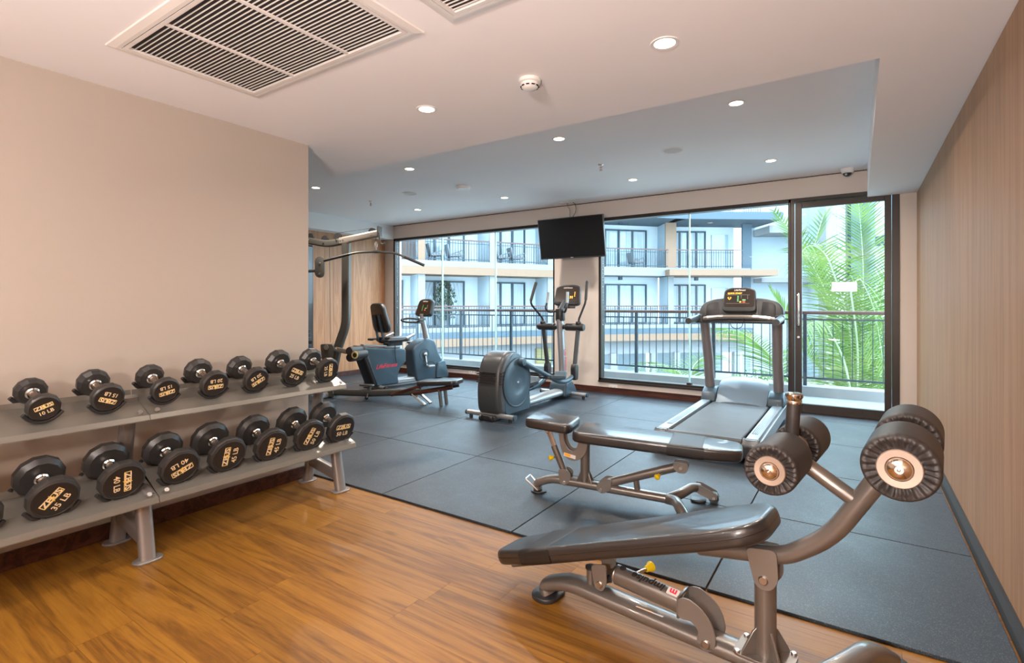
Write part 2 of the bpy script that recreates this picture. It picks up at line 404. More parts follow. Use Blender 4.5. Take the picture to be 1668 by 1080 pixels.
rf = thing('rubber_flooring', 'dark blue-grey rubber tile flooring laid from the oak boards to the windows', 'flooring', (0,0,0))
tile_me = None
def tile(x0, x1, y0, y1):
    global tile_me
    full = abs(x1-x0-1) < .001 and abs(y1-y0-1) < .001
    if full and tile_me: o = link('rubber_tile', tile_me, rf)
    else:
        g = .0035
        o = B().slab([(g,g),(x1-x0-g,g),(x1-x0-g,y1-y0-g),(g,y1-y0-g)], -.002, .012, 'xy', .0015, 1).build('rubber_tile', M['rubber'], rf, smooth=False)
        if full: tile_me = o.data
    o.location = (x0, y0, 0)
for i in range(-5, 4):
    for j in range(5):
        x0 = -2.54+i*1.0; x1 = x0+1; y0 = 2.305+j; y1 = min(y0+1, WY-.005)
        x0 = max(x0, XW+.01); x1 = min(x1, XR-.035)
        if x1-x0 < .05: continue
        tile(x0, x1, y0, y1)

def wallobj(name, boxes, m='wall'):
    b = B()
    for q in boxes: b.box(*q)
    return struct(b.build(name, M[m], smooth=False))
wallobj('wall_left', [(XL-.15, XL, -2.6, 2.28, -.02, HL+.1)])
wallobj('wall_back', [(XW, XR+.2, -2.8, -2.6, -.02, HU+.1), (XW, XL-.15, .85, 1.0, -.02, HU+.1)])
W1 = (-7.03, -3.69, .17, 2.425); W2 = (-2.994, -.633, .17, 2.425); DR = (-.633, .36, 0, 2.425)
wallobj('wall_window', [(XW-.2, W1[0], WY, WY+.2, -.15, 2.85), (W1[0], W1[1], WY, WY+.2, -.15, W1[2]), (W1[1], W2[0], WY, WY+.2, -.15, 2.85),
    (W2[0], W2[1], WY, WY+.2, -.15, W2[2]), (DR[0], DR[1], WY, WY+.2, -.15, -.004), (DR[1], XR+.2, WY, WY+.2, -.15, 2.85), (W1[0], W1[1], WY, WY+.2, 2.425, 2.85), (W2[0], DR[1], WY, WY+.2, 2.425, 2.85)], 'wall_lit')
wr = wallobj('wall_right', [(XR+.02, XR+.2, -2.6, WY, -.02, HL+.3)])
wl = wallobj('wall_far_left', [(XW-.2, XW-.02, .85, WY, -.02, HU+.1)])
# veneer panels
def vpanel(parent, x, w, z0, z1, y0, y1, m):
    o = B().slab([(y0+.0012,z0),(y1-.0012,z0),(y1-.0012,z1),(y0+.0012,z1)], x, x+w, 'yz', .0008, 1).build('panel', m, parent, smooth=False); return o
for y0, y1 in ((-1.8,-.58),(-.58,.64),(.64,1.86),(1.86,3.08),(3.08,4.30),(4.30,5.50),(5.50,WY-.002)):
    vpanel(wr, XR, .02, .03, HL-.004, y0, y1, M['panelwood'])
for y0, y1 in ((1.05,2.4),(2.4,3.65),(3.65,4.55),(4.55,5.13),(5.13,5.35),(5.35,5.53),(5.53,5.93),(5.93,6.655)):
    vpanel(wl, XW-.02, .02, .10, 2.41, y0, y1, M['panelwood2'])
# ceilings
def poly_slab(name, poly, z0, z1, m):
    return struct(B().slab(poly, z0, z1, 'xy', 0).build(name, m, smooth=False))
poly_slab('ceiling', [(XL,-2.6),(XL,2.28),(-3.92,2.94),(.085,2.94),(.085,WY),(XR+.02,WY),(XR+.02,-2.6)], HL, HU+.05, M['ceil'])
poly_slab('ceiling', [(XW-.2,.85),(XL-.15,.85),(XL-.15,2.0),(.15,2.0),(.15,WY+.2),(XW-.2,WY+.2)], HU, HU+.22, M['ceil'])
struct(B().box(XW-.02, -7.03, .9, WY, 2.41, HU).build('trim_1', M['ceil'], smooth=False))
struct(B().box(XL-.16, XL-.0, -2.6, 2.28, HL+.05, HU+.1).box(XL-.2, XR+.2, -2.8, 2.5, HU+.05, HU+.3).build('trim_2', M['ceil'], smooth=False))
# ceiling edge shadow-gap bead along the window wall
struct(B().box(-7.03, .085, WY-.008, WY, HU-.012, HU-.004).build('trim_3', M['frame'], smooth=False))
# baseboards
def bboard(name, q): return struct(B().box(*q).build(name, M['base'], bevel=.004, smooth=False))
bboard('baseboard_left', (XL, XL+.014, -2.6, 2.28, 0, .085))
bboard('baseboard_window', (XW, W2[1]-.0, WY-.014, WY, .0, .095))
bboard('baseboard_far_left', (XW, XW+.014, 1.0, WY-.014, 0, .10))
struct(B().slab([(XR-.032,.0),(XR,.0),(XR,.055),(XR-.012,.055),(XR-.026,.03)][::-1], -2.6, WY, 'xz', 0).build('baseboard_right', M['rubedge'], smooth=False))
struct(B().box(DR[0]+.02, DR[1], WY-.04, WY, 0, .014).build('trim_4', M['frame'], smooth=False))

# windows: frame, panes, butt joints
def window(name, q, joints, fw=.045):
    x0, x1, z0, z1 = q
    f = B().box(x0, x1, WY+.0, WY+.12, z0, z0+fw).box(x0, x1, WY, WY+.12, z1-fw, z1).box(x0, x0+fw*.8, WY, WY+.12, z0, z1).box(x1-fw*.6, x1, WY, WY+.12, z0, z1)
    f.box(x0, x1, WY-.02, WY+.0, z0-.012, z0+.014)
    o = struct(f.build(name, M['frame'], bevel=.003, smooth=False))
    xs = [x0+fw*.8]+joints+[x1-fw*.6]
    for a, b in zip(xs[:-1], xs[1:]): B().box(a+.004, b-.004, WY+.055, WY+.065, z0+fw, z1-fw).build('pane', M['glass'], o, smooth=False)
    for j in joints:
        B().box(j-.007, j+.007, WY+.045, WY+.075, z0+fw, z1-fw).build('glass_joint', M['glassedge'], o, smooth=False)
        B().box(j-.03, j+.03, WY+.03, WY+.09, z0+fw, z0+fw+.025).build('pane_shoe', M['frame'], o, bevel=.004)
    return o
window('window_1', W1, [-5.905, -4.788])
window('window_2', W2, [-1.774])
dr = struct(B().box(-.633, -.597, WY-.01, WY+.12, 0, 2.425).box(.297, .36, WY-.01, WY+.12, 0, 2.425).box(-.60, .30, WY-.01, WY+.12, 2.385, 2.425).build('door_1', M['frame'], bevel=.003, smooth=False))
lf = B().box(-.590,-.523, WY+.01, WY+.06, .012, 2.38).box(.234,.292, WY+.01, WY+.06, .012, 2.38).box(-.523,.234, WY+.01, WY+.06, .012, .112).box(-.523,.234, WY+.01, WY+.06, 2.315, 2.38).build('door_leaf', M['frame'], dr, bevel=.003, smooth=False)
B().box(-.523,.234, WY+.03, WY+.04, .112, 2.315).build('pane', M['glass'], lf, smooth=False)
B().tube(fil([(-.556,WY+.01,.98),(-.556,WY-.035,1.0),(-.556,WY-.035,1.34),(-.556,WY+.01,1.36)], .04), .010, 10).build('door_handle', M['chrome'], lf)
B().box(.10,.24, WY-.03, WY+.0, 2.385, 2.41).build('door_closer', M['white'], dr, bevel=.004)
B().cyl((-.556,WY+.012,.86),(-.556,WY-.004,.86),.012).build('lock', M['steel'], lf)

# sockets in the window wall
def socket(x, z, label, i):
    t = thing('wall_socket', label, 'socket', (x, WY, z))
    B().slab(rrect(.125,.078,.008,3), 0, -.010, 'xz', .003).build('plate', M['white'], t)
    for sx in (-.028, .028):
        B().box(sx-.016, sx+.016, -.0125, -.009, -.016, .016).build('outlet', M['white'], t, bevel=.002)
        o = B()
        for a in (-.006, .006): o.box(sx+a-.0018, sx+a+.0018, -.0135, -.012, -.006, .006)
        o.build('slots', M['dark'], t, smooth=False)
socket(-5.218, .135, 'white double wall socket below the left window, left of the elliptical trainer', 0)
socket(-4.02, .135, 'white double wall socket below the left window, half hidden behind the elliptical trainer', 1)
socket(-2.776, .10, 'white double wall socket below the middle window, near the brown skirting', 2)
socket(-1.52, .115, 'white wall socket peeping out behind the left foot of the treadmill', 3)

# ------------------------------------------------------------------ ceiling fittings
def downlight(x, y, z, label, power, grp):
    t = thing('ceiling_downlight', label, 'ceiling light', (x, y, z), group=grp)
    B().lathe([(.044,0),(.046,-.003),(.060,-.004),(.062,0)], n=28).build('trim_ring', M['white'], t)
    B().lathe([(.0,-.001),(.045,-.0015),(.045,.0)], n=28).build('lamp_face', M['lampglow'], t)
    l = bpy.data.lights.new('bulb', 'AREA'); l.shape = 'DISK'; l.size = .085; l.energy = power; l.color = LAMP_COL; l.spread = math.radians(150)
    o = bpy.data.objects.new('bulb', l); COL.objects.link(o); o.parent = t; o.location = (0, 0, -.006)
GL, GU = 'recessed lamps in the low ceiling', 'recessed lamps in the raised ceiling'
downlight(-.70, 2.25, HL, 'large bright recessed downlight at upper right of the low ceiling', LAMP_SOFFIT, GL)
downlight(-2.09, 2.24, HL, 'recessed downlight in the low ceiling left of the smoke detector', LAMP_SOFFIT, GL)
for x in (-.7, -2.09):
    for yy in (.1, -1.5): downlight(x, yy, HL, 'recessed downlight in the low ceiling behind the viewer, %s' % ('%s, %s row' % ('right' if x > -1 else 'left', 'nearer' if yy > 0 else 'farther')), LAMP_SOFFIT, GL)
names = {(0,0):'recessed downlight in raised ceiling, front row, nearest the right bulkhead', (0,1):'recessed downlight in raised ceiling, front row, second from the right',
 (0,2):'recessed downlight in raised ceiling, front row, third from the right', (0,3):'recessed downlight in raised ceiling, beside the top of the partition wall',
 (1,0):'recessed downlight in raised ceiling, window row, nearest the dome camera', (1,1):'recessed downlight in raised ceiling, window row, above the middle window',
 (1,2):'recessed downlight in raised ceiling, window row, above the left window', (1,3):'recessed downlight in raised ceiling, window row, leftmost near the cable machine'}
for r, yy in ((0, 3.96), (1, 5.73)):
    for c_, x in enumerate((-.72, -2.15, -3.94, -5.53)): downlight(x, yy, HU, names[(r, c_)], LAMP_UPPER, GU)

def smoke(x, y, z, label, s=1):
    t = thing('smoke_detector', label, 'detector', (x, y, z))
    B().lathe([(0,0),(.056*s,0),(.056*s,-.016),(.050*s,-.020),(0,-.020)], n=28).build('base', M['white'], t)
    B().lathe([(.046*s,-.018),(.047*s,-.032),(.036*s,-.046),(.018*s,-.052),(0,-.053)], n=28).build('sensor_head', M['white'], t)
    v = B()
    for k in range(10):
        a = 2*PI*k/10; v.cbox((.0445*s*math.cos(a), .0445*s*math.sin(a), -.037), (.006,.016*s,.004), (0,0,a))
    v.build('vent_slots', M['dark'], t)
smoke(-1.383, 2.238, HL, 'white smoke detector with dark slots on the low ceiling')
t = thing('smoke_detector', 'flat white round detector on the raised ceiling above the left window', 'detector', (-3.98, 4.91, HU))
B().lathe([(0,0),(.085,0),(.085,-.02),(.07,-.034),(0,-.036)], n=28).build('base', M['white'], t)
for x, yy, lb in ((-1.43, 4.84, 'flat round white ceiling speaker between the two right downlights'), (-4.80, 4.83, 'flat round white ceiling speaker at left of raised ceiling')):
    t = thing('ceiling_speaker', lb, 'speaker', (x, yy, HU))
    B().lathe([(.083,0),(.083,-.004),(.092,-.007),(.10,0)], n=32).build('rim', M['white'], t)
    B().lathe([(0,-.005),(.083,-.003),(.083,0)], n=32).build('grille', mat('speaker_grille', (.62,.60,.58), .7, bump=.6, bscale=600), t)
for x, yy, lb in ((-2.186, 4.92, 'small pendent sprinkler head in the middle of the raised ceiling'), (-5.62, 4.90, 'small pendent sprinkler head at left of the raised ceiling')):
    t = thing('sprinkler_head', lb, 'sprinkler', (x, yy, HU))
    B().lathe([(0,0),(.03,0),(.028,-.006),(.012,-.010),(.010,-.03),(0,-.03)], n=20).build('escutcheon', M['chrome'], t)
    B().tube([(-.012,0,-.028),(-.014,0,-.045),(0,0,-.058),(.014,0,-.045),(.012,0,-.028)], .003, 6).build('yoke', M['steel'], t)
    B().lathe([(0,-.058),(.018,-.060),(.018,-.063),(0,-.063)], n=16).build('deflector', M['steel'], t)
    B().cyl((0,0,-.03),(0,0,-.055),.003,n=8).build('glass_bulb', M['red'], t)
t = thing('dome_camera', 'white dome security camera on the raised ceiling near the glass door', 'camera', (-.09, 6.52, HU))
B().lathe([(0,0),(.062,0),(.060,-.030),(.050,-.046),(.046,-.048),(0,-.048)], n=28).build('housing', M['white'], t)
B().ball((0,0,-.046), .042, 20, 10, sq=.85).build('dome', M['tvb'], t)
B().cyl((-.01,-.036,-.062),(-.012,-.046,-.068),.011,n=14).build('lens', M['chrome'], t)

# air grilles
def grille(x0, x1, y0, y1, label, divs):
    t = thing('ceiling_air_grille', label, 'vent', ((x0+x1)/2, (y0+y1)/2, HL)); w, h = (x1-x0)/2, (y1-y0)/2; fw = .045
    fr = B()
    def ringrect(a, z): return [(-w+a,-h+a,z),(w-a,-h+a,z),(w-a,h-a,z),(-w+a,h-a,z)]
    fr.loft([ringrect(0,0), ringrect(.002,-.006), ringrect(.03,-.012), ringrect(fw,-.012), ringrect(fw,0), ringrect(fw,.02)], cap=False)
    fr.build('frame', M['trimwhite'], t, smooth=False)
    B().loft([ringrect(fw+.004,-.009), ringrect(fw+.004,-.0125), ringrect(fw+.02,-.0125), ringrect(fw+.02,-.002)], cap=False).build('inner_frame', M['trimwhite'], t, smooth=False)
    B().box(-w+fw, w-fw, -h+fw, h-fw, .05, .052).build('duct_filter', M['dark'], t, smooth=False)
    n = int((2*h-2*fw-.03)/.0195); me = None
    for i in range(n):
        yy = -h+fw+.024+i*.0195
        if me is None:
            o = B().slab([(-.001,-.011),(.0015,-.0115),(.007,.012),(.0045,.0125)], -w+fw+.018, w-fw-.018, 'yz', 0).build('slat', M['trimwhite'], t, smooth=False); me = o.data
        else: o = link('slat', me, t)
        o.location = (0, yy, .004)
    for d in divs:
        B().box(d-.008, d+.008, -h+fw+.015, h-fw-.015, -.0115, -.004).build('divider', M['trimwhite'], t, smooth=False)
grille(-2.74, -1.505, .90, 1.60, 'large white louvred air grille at upper left of the low ceiling', [-.20, .21])
grille(-1.36, -.125, .90, 1.61, 'second white air grille cut off by the top edge of the photo', [-.20, .21])
# the soffit is opened above the grilles only by their dark filters
for o in COL.objects:
    if o.name.startswith('duct_filter'): o.location.z = -.0515

# ------------------------------------------------------------------ television
tv = thing('television', 'black wall-hung flat television tilted down between the two windows', 'television', (-3.235, 6.30, 2.135), rot=(math.radians(11), 0, math.radians(2)))
B().slab(rrect(.965,.555,.008,3), -.02, .022, 'xz', .004).build('case', M['tvb'], tv)
B().box(-.472,.472,-.0215,-.0195,-.258,.268).build('screen', M['tv'], tv, smooth=False)
B().box(-.25,.25,.02,.06,-.15,.15).build('rear_housing', M['cfitb'], tv, bevel=.01)
B().box(-.02,.02,-.0225,-.0205,-.270,-.264).build('power_light', M['lcd'], tv, smooth=False)
B().tube([(0,.05,0),(0,.18,.02),(0,.35,.08)], .018, 10).build('wall_arm', M['tvb'], tv)
cb = thing('ceiling_cables', 'thin black and white cables dropping from the ceiling box to the television', 'cable', (-3.36, 6.47, HU))
B().box(-.12,.10,-.02,.02,-.012,0).build('junction_box', M['white'], cb, bevel=.004)
B().tube(fil([(-.02,0,-.005),(-.01,-.02,-.06),(.05,-.05,-.12),(.07,-.10,-.26)], .05), .0035, 6).build('cable', M['cfitb'], cb)
B().tube(fil([(.06,0,-.005),(.12,-.02,-.05),(.13,-.03,-.16),(.10,-.10,-.25)], .05), .005, 6).build('cable', M['cfitb'], cb)

# ------------------------------------------------------------------ outside: balcony and railing
struct(B().box(-9.5, 2.6, WY+.2, 7.78, -.25, .03).box(-9.5, 2.6, 7.78, 8.05, -.25, .155).build('balcony_floor', M['conc'], smooth=False))
rl = thing('balcony_railing', 'slate metal railing with brown handrail outside the windows', 'railing', (0, 7.90, .155))
B().slab(rrect(.06,.045,.012,3, 0, .965), -9.4, 2.5, 'yz', 0).build('handrail', M['hrail'], rl)
B().box(-9.4,2.5,-.012,.012,.865,.885).build('upper_rail', M['rail'], rl)
B().box(-9.4,2.5,-.012,.012,.09,.115).build('lower_rail', M['rail'], rl)
me = None; mb = None
posts = [-8.80, -7.64, -6.467, -5.282, -4.10, -2.905, -1.742, -.583, .58, 1.74]
for px in posts:
    if me is None: o = B().box(-.022,.022,-.02,.02,0,.945).build('post', M['rail'], rl, bevel=.003); me = o.data
    else: o = link('post', me, rl)
    o.location = (px, 0, 0)
for a, b in zip(posts[:-1], posts[1:]):
    n = 11
    for i in range(1, n):
        if mb is None: o = B().box(-.005,.005,-.005,.005,.11,.87).build('baluster', M['rail'], rl, smooth=False); mb = o.data
        else: o = link('baluster', mb, rl)
        o.location = (a+(b-a)*i/n, 0, 0)
struct(B().box(-60, 60, 8.1, 90, -3.1, -2.9).build('courtyard', M['ground'], smooth=False))

# ------------------------------------------------------------------ outside: building across the court
bd = thing('apartment_building', 'curved pale hotel block with stacked balconies across the courtyard', 'building', (0,0,0), YAW)
PP = [(565,22.5),(687,23.5),(803,25.0),(897,26.5),(968,27.5),(1093,28.6),(1214,28.8)]
PP = [Vector(((p-834)/845*d, d, 0)) for p, d in PP]
def bayM(i):
    a, b = PP[i], PP[i+1]; x = (b-a).normalized(); return mat4(a, x, Vector((-x.y, x.x, 0))), (b-a).length
chairspots = []
for i in range(6):
    Mx, L = bayM(i)
    ov = .25 if i == 5 else .02
    B(Mx).box(-.02, L+ov, -.12, 1.8, -.05, .15).box(-.02, L+ov, -.10, 1.8, 2.98, 3.25).build('floor_slab', M['bwhite'], bd, smooth=False)
    B(Mx).box(-.03, L+ov+.02, -.30, 1.8, -.34, -.05).build('slate_band', M['bband'], bd, smooth=False)
    B(Mx).box(-.03, L+ov+.02, -.34, 1.8, -.70, -.34).build('peach_band', M['bpeach'], bd, smooth=False)
    if i < 4: B(Mx).box(-.03, L+.03, -.14, 1.8, 2.62, 2.98).build('peach_band', M['bpeach'], bd, smooth=False)
    if i == 4: B(Mx).box(-.03, L+.03, -.14, 1.8, 2.80, 2.98).build('white_band', M['bwhite'], bd, smooth=False)
    if i == 5: B(Mx).box(-.4, L+1.35, -.9, 1.8, 2.80, 3.12).build('peach_band', M['bpeach'], bd, smooth=False)
    # roof slab / top floor
    if i >= 4: B(Mx).box(-.2, L+(1.4 if i == 5 else .1), -1.3, 1.8, 5.75, 6.15).build('roof_slab', M['bband'], bd, smooth=False)
    else: B(Mx).box(-.1, L+.1, -.2, 1.8, 5.75, 6.2).build('floor_slab', M['bwhite'], bd, smooth=False)
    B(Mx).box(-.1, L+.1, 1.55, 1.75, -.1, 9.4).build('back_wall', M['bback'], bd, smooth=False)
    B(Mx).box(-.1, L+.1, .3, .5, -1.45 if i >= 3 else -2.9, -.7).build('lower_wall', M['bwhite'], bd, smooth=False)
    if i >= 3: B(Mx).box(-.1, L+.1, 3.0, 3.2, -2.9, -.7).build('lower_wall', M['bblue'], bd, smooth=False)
    for f in (.15, 3.25):
        # party wall / pier
        wd = .16
        m = M['bwhite']
        if i == 1 and f > 1: m = M['bpeach']
        if i == 5 and f > 1: m = M['bpeach']; wd = .30
        B(Mx).box(-wd, wd, .0, .12, f-.2 if f > 1 else f, f+2.85).build('pier', m, bd, smooth=False)
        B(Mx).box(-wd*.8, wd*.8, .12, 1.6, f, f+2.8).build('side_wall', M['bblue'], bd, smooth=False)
        # window
        x0, x1 = (.45, L-.75) if i != 5 else (.55, L*.60); z0, z1 = f+.02, f+2.25
        if i == 1: x0, x1 = .3, L*.72
        n = 4 if i in (4, 5) else 3
        w = B(Mx).box(x0-.07, x0, 1.44, 1.56, z0, z1).box(x1, x1+.07, 1.44, 1.56, z0, z1).box(x0, x1, 1.44, 1.56, z1-.08, z1).box(x0, x1, 1.44, 1.56, z0, z0+.06)
        for k in range(1, n): xx = x0+(x1-x0)*k/n; w.box(xx-.045, xx+.045, 1.42, 1.56, z0, z1)
        w = w.build('window', M['bframe'], bd, smooth=False)
        B(Mx).box(x0, x1, 1.52, 1.545, z0, z1).build('pane', M['bglass'], w, smooth=False)
        # gathered curtains
        c = B(Mx); tied = (i == 1 and f < 1)
        spans = [(x0+.05, x0+(x1-x0)*.34), (x1-(x1-x0)*.36, x1-.03)] if i in (0,1,2) or f > 1 else [(x0+.04, x1-.04)]
        for a, b in spans:
            m_ = max(6, int((b-a)/.06)); top = []; bot = []
            for k in range(m_+1):
                xx = a+(b-a)*k/m_; yy = 1.50+.018*math.sin(k*2.1)
                top.append((xx, yy, z1-.1)); bot.append((xx, yy, z0+.06))
            if tied:
                s_ = -1 if a < (x0+x1)/2 else 1; mid = []
                for k in range(m_+1):
                    edge = a if s_ < 0 else b
                    mid.append((edge+(top[k][0]-edge)*.25, top[k][1], z0+.85)); bot[k] = (edge+(bot[k][0]-edge)*.5, bot[k][1], bot[k][2])
                vs = top+mid+bot; q = m_+1
                c.add(vs, [(k, k+1, q+k+1, q+k) for k in range(m_)]+[(q+k, q+k+1, 2*q+k+1, 2*q+k) for k in range(m_)])
            else: c.add(top+bot, [(k, k+1, m_+1+k+1, m_+1+k) for k in range(m_)])
        c.build('curtain', M['curtain'], w)
        # railing
        r = B(Mx); xa, xb = .16, L-.16
        r.box(xa, xb, .03, .06, f+.08, f+.12).box(xa, xb, .03, .06, f+.84, f+.87)
        nb = int((xb-xa)/.13)
        for k in range(nb+1):
            xx = xa+(xb-xa)*k/nb; hw = .010 if k % 8 else .025; r.box(xx-hw, xx+hw, .035, .055, f, f+.98)
        r = r.build('balcony_balustrade', M['rail'], bd, smooth=False)
        B(Mx).box(xa, xb, .01, .07, f+.97, f+1.03).build('handrail', M['hrail'], r, smooth=False)
        B(Mx).box(L*.42-.09, L*.42+.09, .75, .93, f+2.45, f+2.7).build('ceiling_lamp', M['bframe'], bd, smooth=False)
        if f > 1 and i in (1, 2): chairspots += [(Mx, L*.26, f), (Mx, L*.52, f)]
        if f > 1 and i == 4: chairspots += [(Mx, L*.62, f)]
Mx, L = bayM(5)
r = B(Mx); f = 6.3
for k in range(int((L+1)/.13)): r.box(k*.13-.010, k*.13+.010, -.2, -.18, f-.15, f+.98)
r.box(0, L+1, -.21, -.17, f+.95, f+1.02).build('balcony_balustrade', M['rail'], bd, smooth=False)
B(Mx).box(L+.02, L+.55, .35, .5, 3.2, 5.75).box(L+.02, L+.5, .35, .5, 1.6, 2.8).build('louvred_screen', M['bband'], bd, smooth=False)
B(Mx).box(L*.70, L*.93, 1.44, 1.56, 3.3, 5.3).box(L*.70, L*.93, 1.44, 1.56, .3, 2.2).build('window', M['bglass'], bd, smooth=False)
Mx, L = bayM(0)
B(Mx).box(L-1.6, L-.2, .5, .6, 3.25, 5.7).build('timber_screen', M['bwoodp'], bd, smooth=False)
for k in range(9): B(Mx).box(L-1.6+k*.16, L-1.57+k*.16, .46, .5, 3.3, 5.7).build('slat', M['bband'], bd, smooth=False)
Mx, L = bayM(2)
B(Mx).box(L-.75, L+.15, .18, .3, -2.8, -1.0).build('louvred_door', M['louvre'], bd, smooth=False)
for k in range(12): B(Mx).box(L-.72, L+.12, .14, .19, -2.7+k*.14, -2.63+k*.14).build('slat', M['louvre'], bd, smooth=False)
Mx, L = bayM(5)
for k, xx in enumerate((-.9, .4, 2.2, L-.4)): B(Mx).box(xx-.16, xx+.16, .1, .45, -2.9, -1.4).build('column', M['bwhite'], bd, smooth=False)
Mx, L = bayM(4)
for k, xx in enumerate((1.2, )): B(Mx).box(xx-.2, xx+.2, .1, .45, -2.9, -1.4).build('column', M['bwhite'], bd, smooth=False)
# wing at right, nearer, with fins and a ledge
wg = thing('building_wing', 'plain pale stair wing of the hotel behind the palm fronds', 'building', (0,0,0), YAW)
B().box(14.0, 26, 30.5, 31.5, -2.9, 11).build('wing_wall', M['bblue'], wg, smooth=False)
B().box(14.2, 16.4, 28.6, 30.5, 5.2, 5.6).box(14.2, 18.8, 29.5, 30.5, 2.5, 2.75).build('ledge', M['bwhite'], wg, smooth=False)
B().box(16.6, 17.2, 27.4, 28.1, -2.9, 9).build('white_fin', M['bwhite'], wg, smooth=False)
B().box(17.4, 18.0, 28.0, 30.5, -2.9, 9).box(19.6, 20.6, 28.0, 30.5, -2.9, 9).build('grey_fin', M['bblue'], wg, smooth=False)
B().box(18.3, 18.9, 28.0, 28.3, 2.6, 8).box(19.6, 21.5, 26.6, 28.0, 4.4, 4.9).build('slate_panel', M['bband'], wg, smooth=False)
B().box(19.0, 19.5, 29.5, 30.5, -2.9, 9).build('white_fin', M['bwhite'], wg, smooth=False)

# chairs on the upper balconies
def far_chair(Mx, x, f, label):
    Mw = Matrix.Rotation(YAW, 4, 'Z') @ Mx
    p = Mw @ Vector((x, .75, f))
    t = thing('balcony_armchair', label, 'chair', p, YAW+.4, 'pale armchairs on the upper balconies')
    B().slab(filc([(-.36,.40),(.36,.36),(.30,.30),(-.30,.26)], .04), -.3, .3, 'xz', .02).build('seat', M['bwhite'], t)
    B().slab(filc([(-.34,.32),(-.28,.32),(-.38,.86),(-.46,.86)], .03), -.3, .3, 'xz', .02).build('backrest', M['bwhite'], t)
    for sy in (-.27, .27):
        B().tube([(-.30,sy,.34),(.30,sy,.58),(.36,sy,.36)], .035, 8).build('armrest', M['bwhite'], t)
        for sx in (-.28,.28): B().cyl((sx,sy*.9,.36),(sx*1.15,sy,0),.02,n=8).build('leg', M['bframe'], t)
cl = ['pale armchair on the upper balcony, first from the brown screen', 'pale armchair on the upper balcony, second from the brown screen',
      'pale armchair on the upper balcony left of the television, nearer the pillar', 'pale armchair on the upper balcony just left of the television', 'pale armchair on the upper balcony just right of the television']
for (Mx, x, f), lb in zip(chairspots, cl): far_chair(Mx, x, f, lb)

# ------------------------------------------------------------------ palms
def cpt(px, py, d):
    r = (px-834)/845*d; z = 1.225-(py-496.4)/845*d; c, s = math.cos(YAW), math.sin(YAW)
    return Vector((r*c-d*s, r*s+d*c, z))
def frond(parent, pts, ll, m, n=46, droop=.35, side=(1,1), up=(0,0,1)):
    pts = fil(pts, 5, 8); seg = [0]
    for a, b in zip(pts[:-1], pts[1:]): seg.append(seg[-1]+(b-a).length)
    L = seg[-1]
    def at(s):
        for k in range(len(seg)-1):
            if s <= seg[k+1] or k == len(seg)-2:
                t = (s-seg[k])/max(1e-6, seg[k+1]-seg[k]); return pts[k].lerp(pts[k+1], t), (pts[k+1]-pts[k]).normalized()
    fr = B().tube(pts, [.020-.016*i/(len(pts)-1) for i in range(len(pts))], 6).build('rachis', M['rachis'], parent)
    n = int(n*1.25); lv = B(); rn = random.Random(len(pts)*n+int(pts[0].x*100)+int(pts[-1].z*50))
    for i in range(n):
        s = L*(.10+.90*i/(n-1)); p, t = at(s); tt = i/(n-1)
        k = ll*(.55+.75*math.sin(PI*min(1, tt*.8+.18)))*(.55 if tt > .93 else 1)
        u = Vector(up); w = t.cross(u)
        if w.length < .15: w = t.cross(Vector((0,-1,.3)))
        w.normalize(); u = w.cross(t).normalized()
        for sd in (-1, 1):
            if not side[0 if sd < 0 else 1]: continue
            fw = .42+.5*tt + rn.uniform(-.08,.08)
            d = (w*sd + t*fw + u*.22).normalized(); g = Vector((0,0,-1)); kk = k*rn.uniform(.85,1.1)
            wd = .022+.012*rn.random(); nrm = d.cross(t).normalized()*.3 + t
            nrm = (nrm - d*nrm.dot(d)).normalized()
            P = []; q = p.copy(); dd = d.copy()
            for j in range(5):
                P.append((q.copy(), [1,.95,.8,.5,.03][j]*wd)); dd = (dd+g*droop*.28).normalized(); q = q + dd*kk/4
            vs = []
            for q, ww in P: vs += [q-nrm*ww*.5, q+nrm*ww*.5]
            lv.add(vs, [(2*j, 2*j+1, 2*j+3, 2*j+2) for j in range(4)])
    lv.build('leaflets', m, fr, smooth=False, kind='stuff')
NOFLIP.add('leaflets')
def palm(name, label, crown, fronds, base_z=-2.9):
    t = thing(name, label, 'palm', (crown.x, crown.y, base_z)); t_inv = Vector((crown.x, crown.y, base_z))
    B().tube([Vector((.25,.1,0)), Vector((.15,.05,.8)), Vector((0,0,crown.z-base_z))], [.20,.15,.12], 14).build('trunk', M['trunk'], t)
    for pts, ll, m, n, dr_ in fronds:
        frond(t, [crown-t_inv]+[cpt(*p)-t_inv for p in pts], ll, M[m], n, dr_)
c1 = cpt(1395, 690, 9.8)
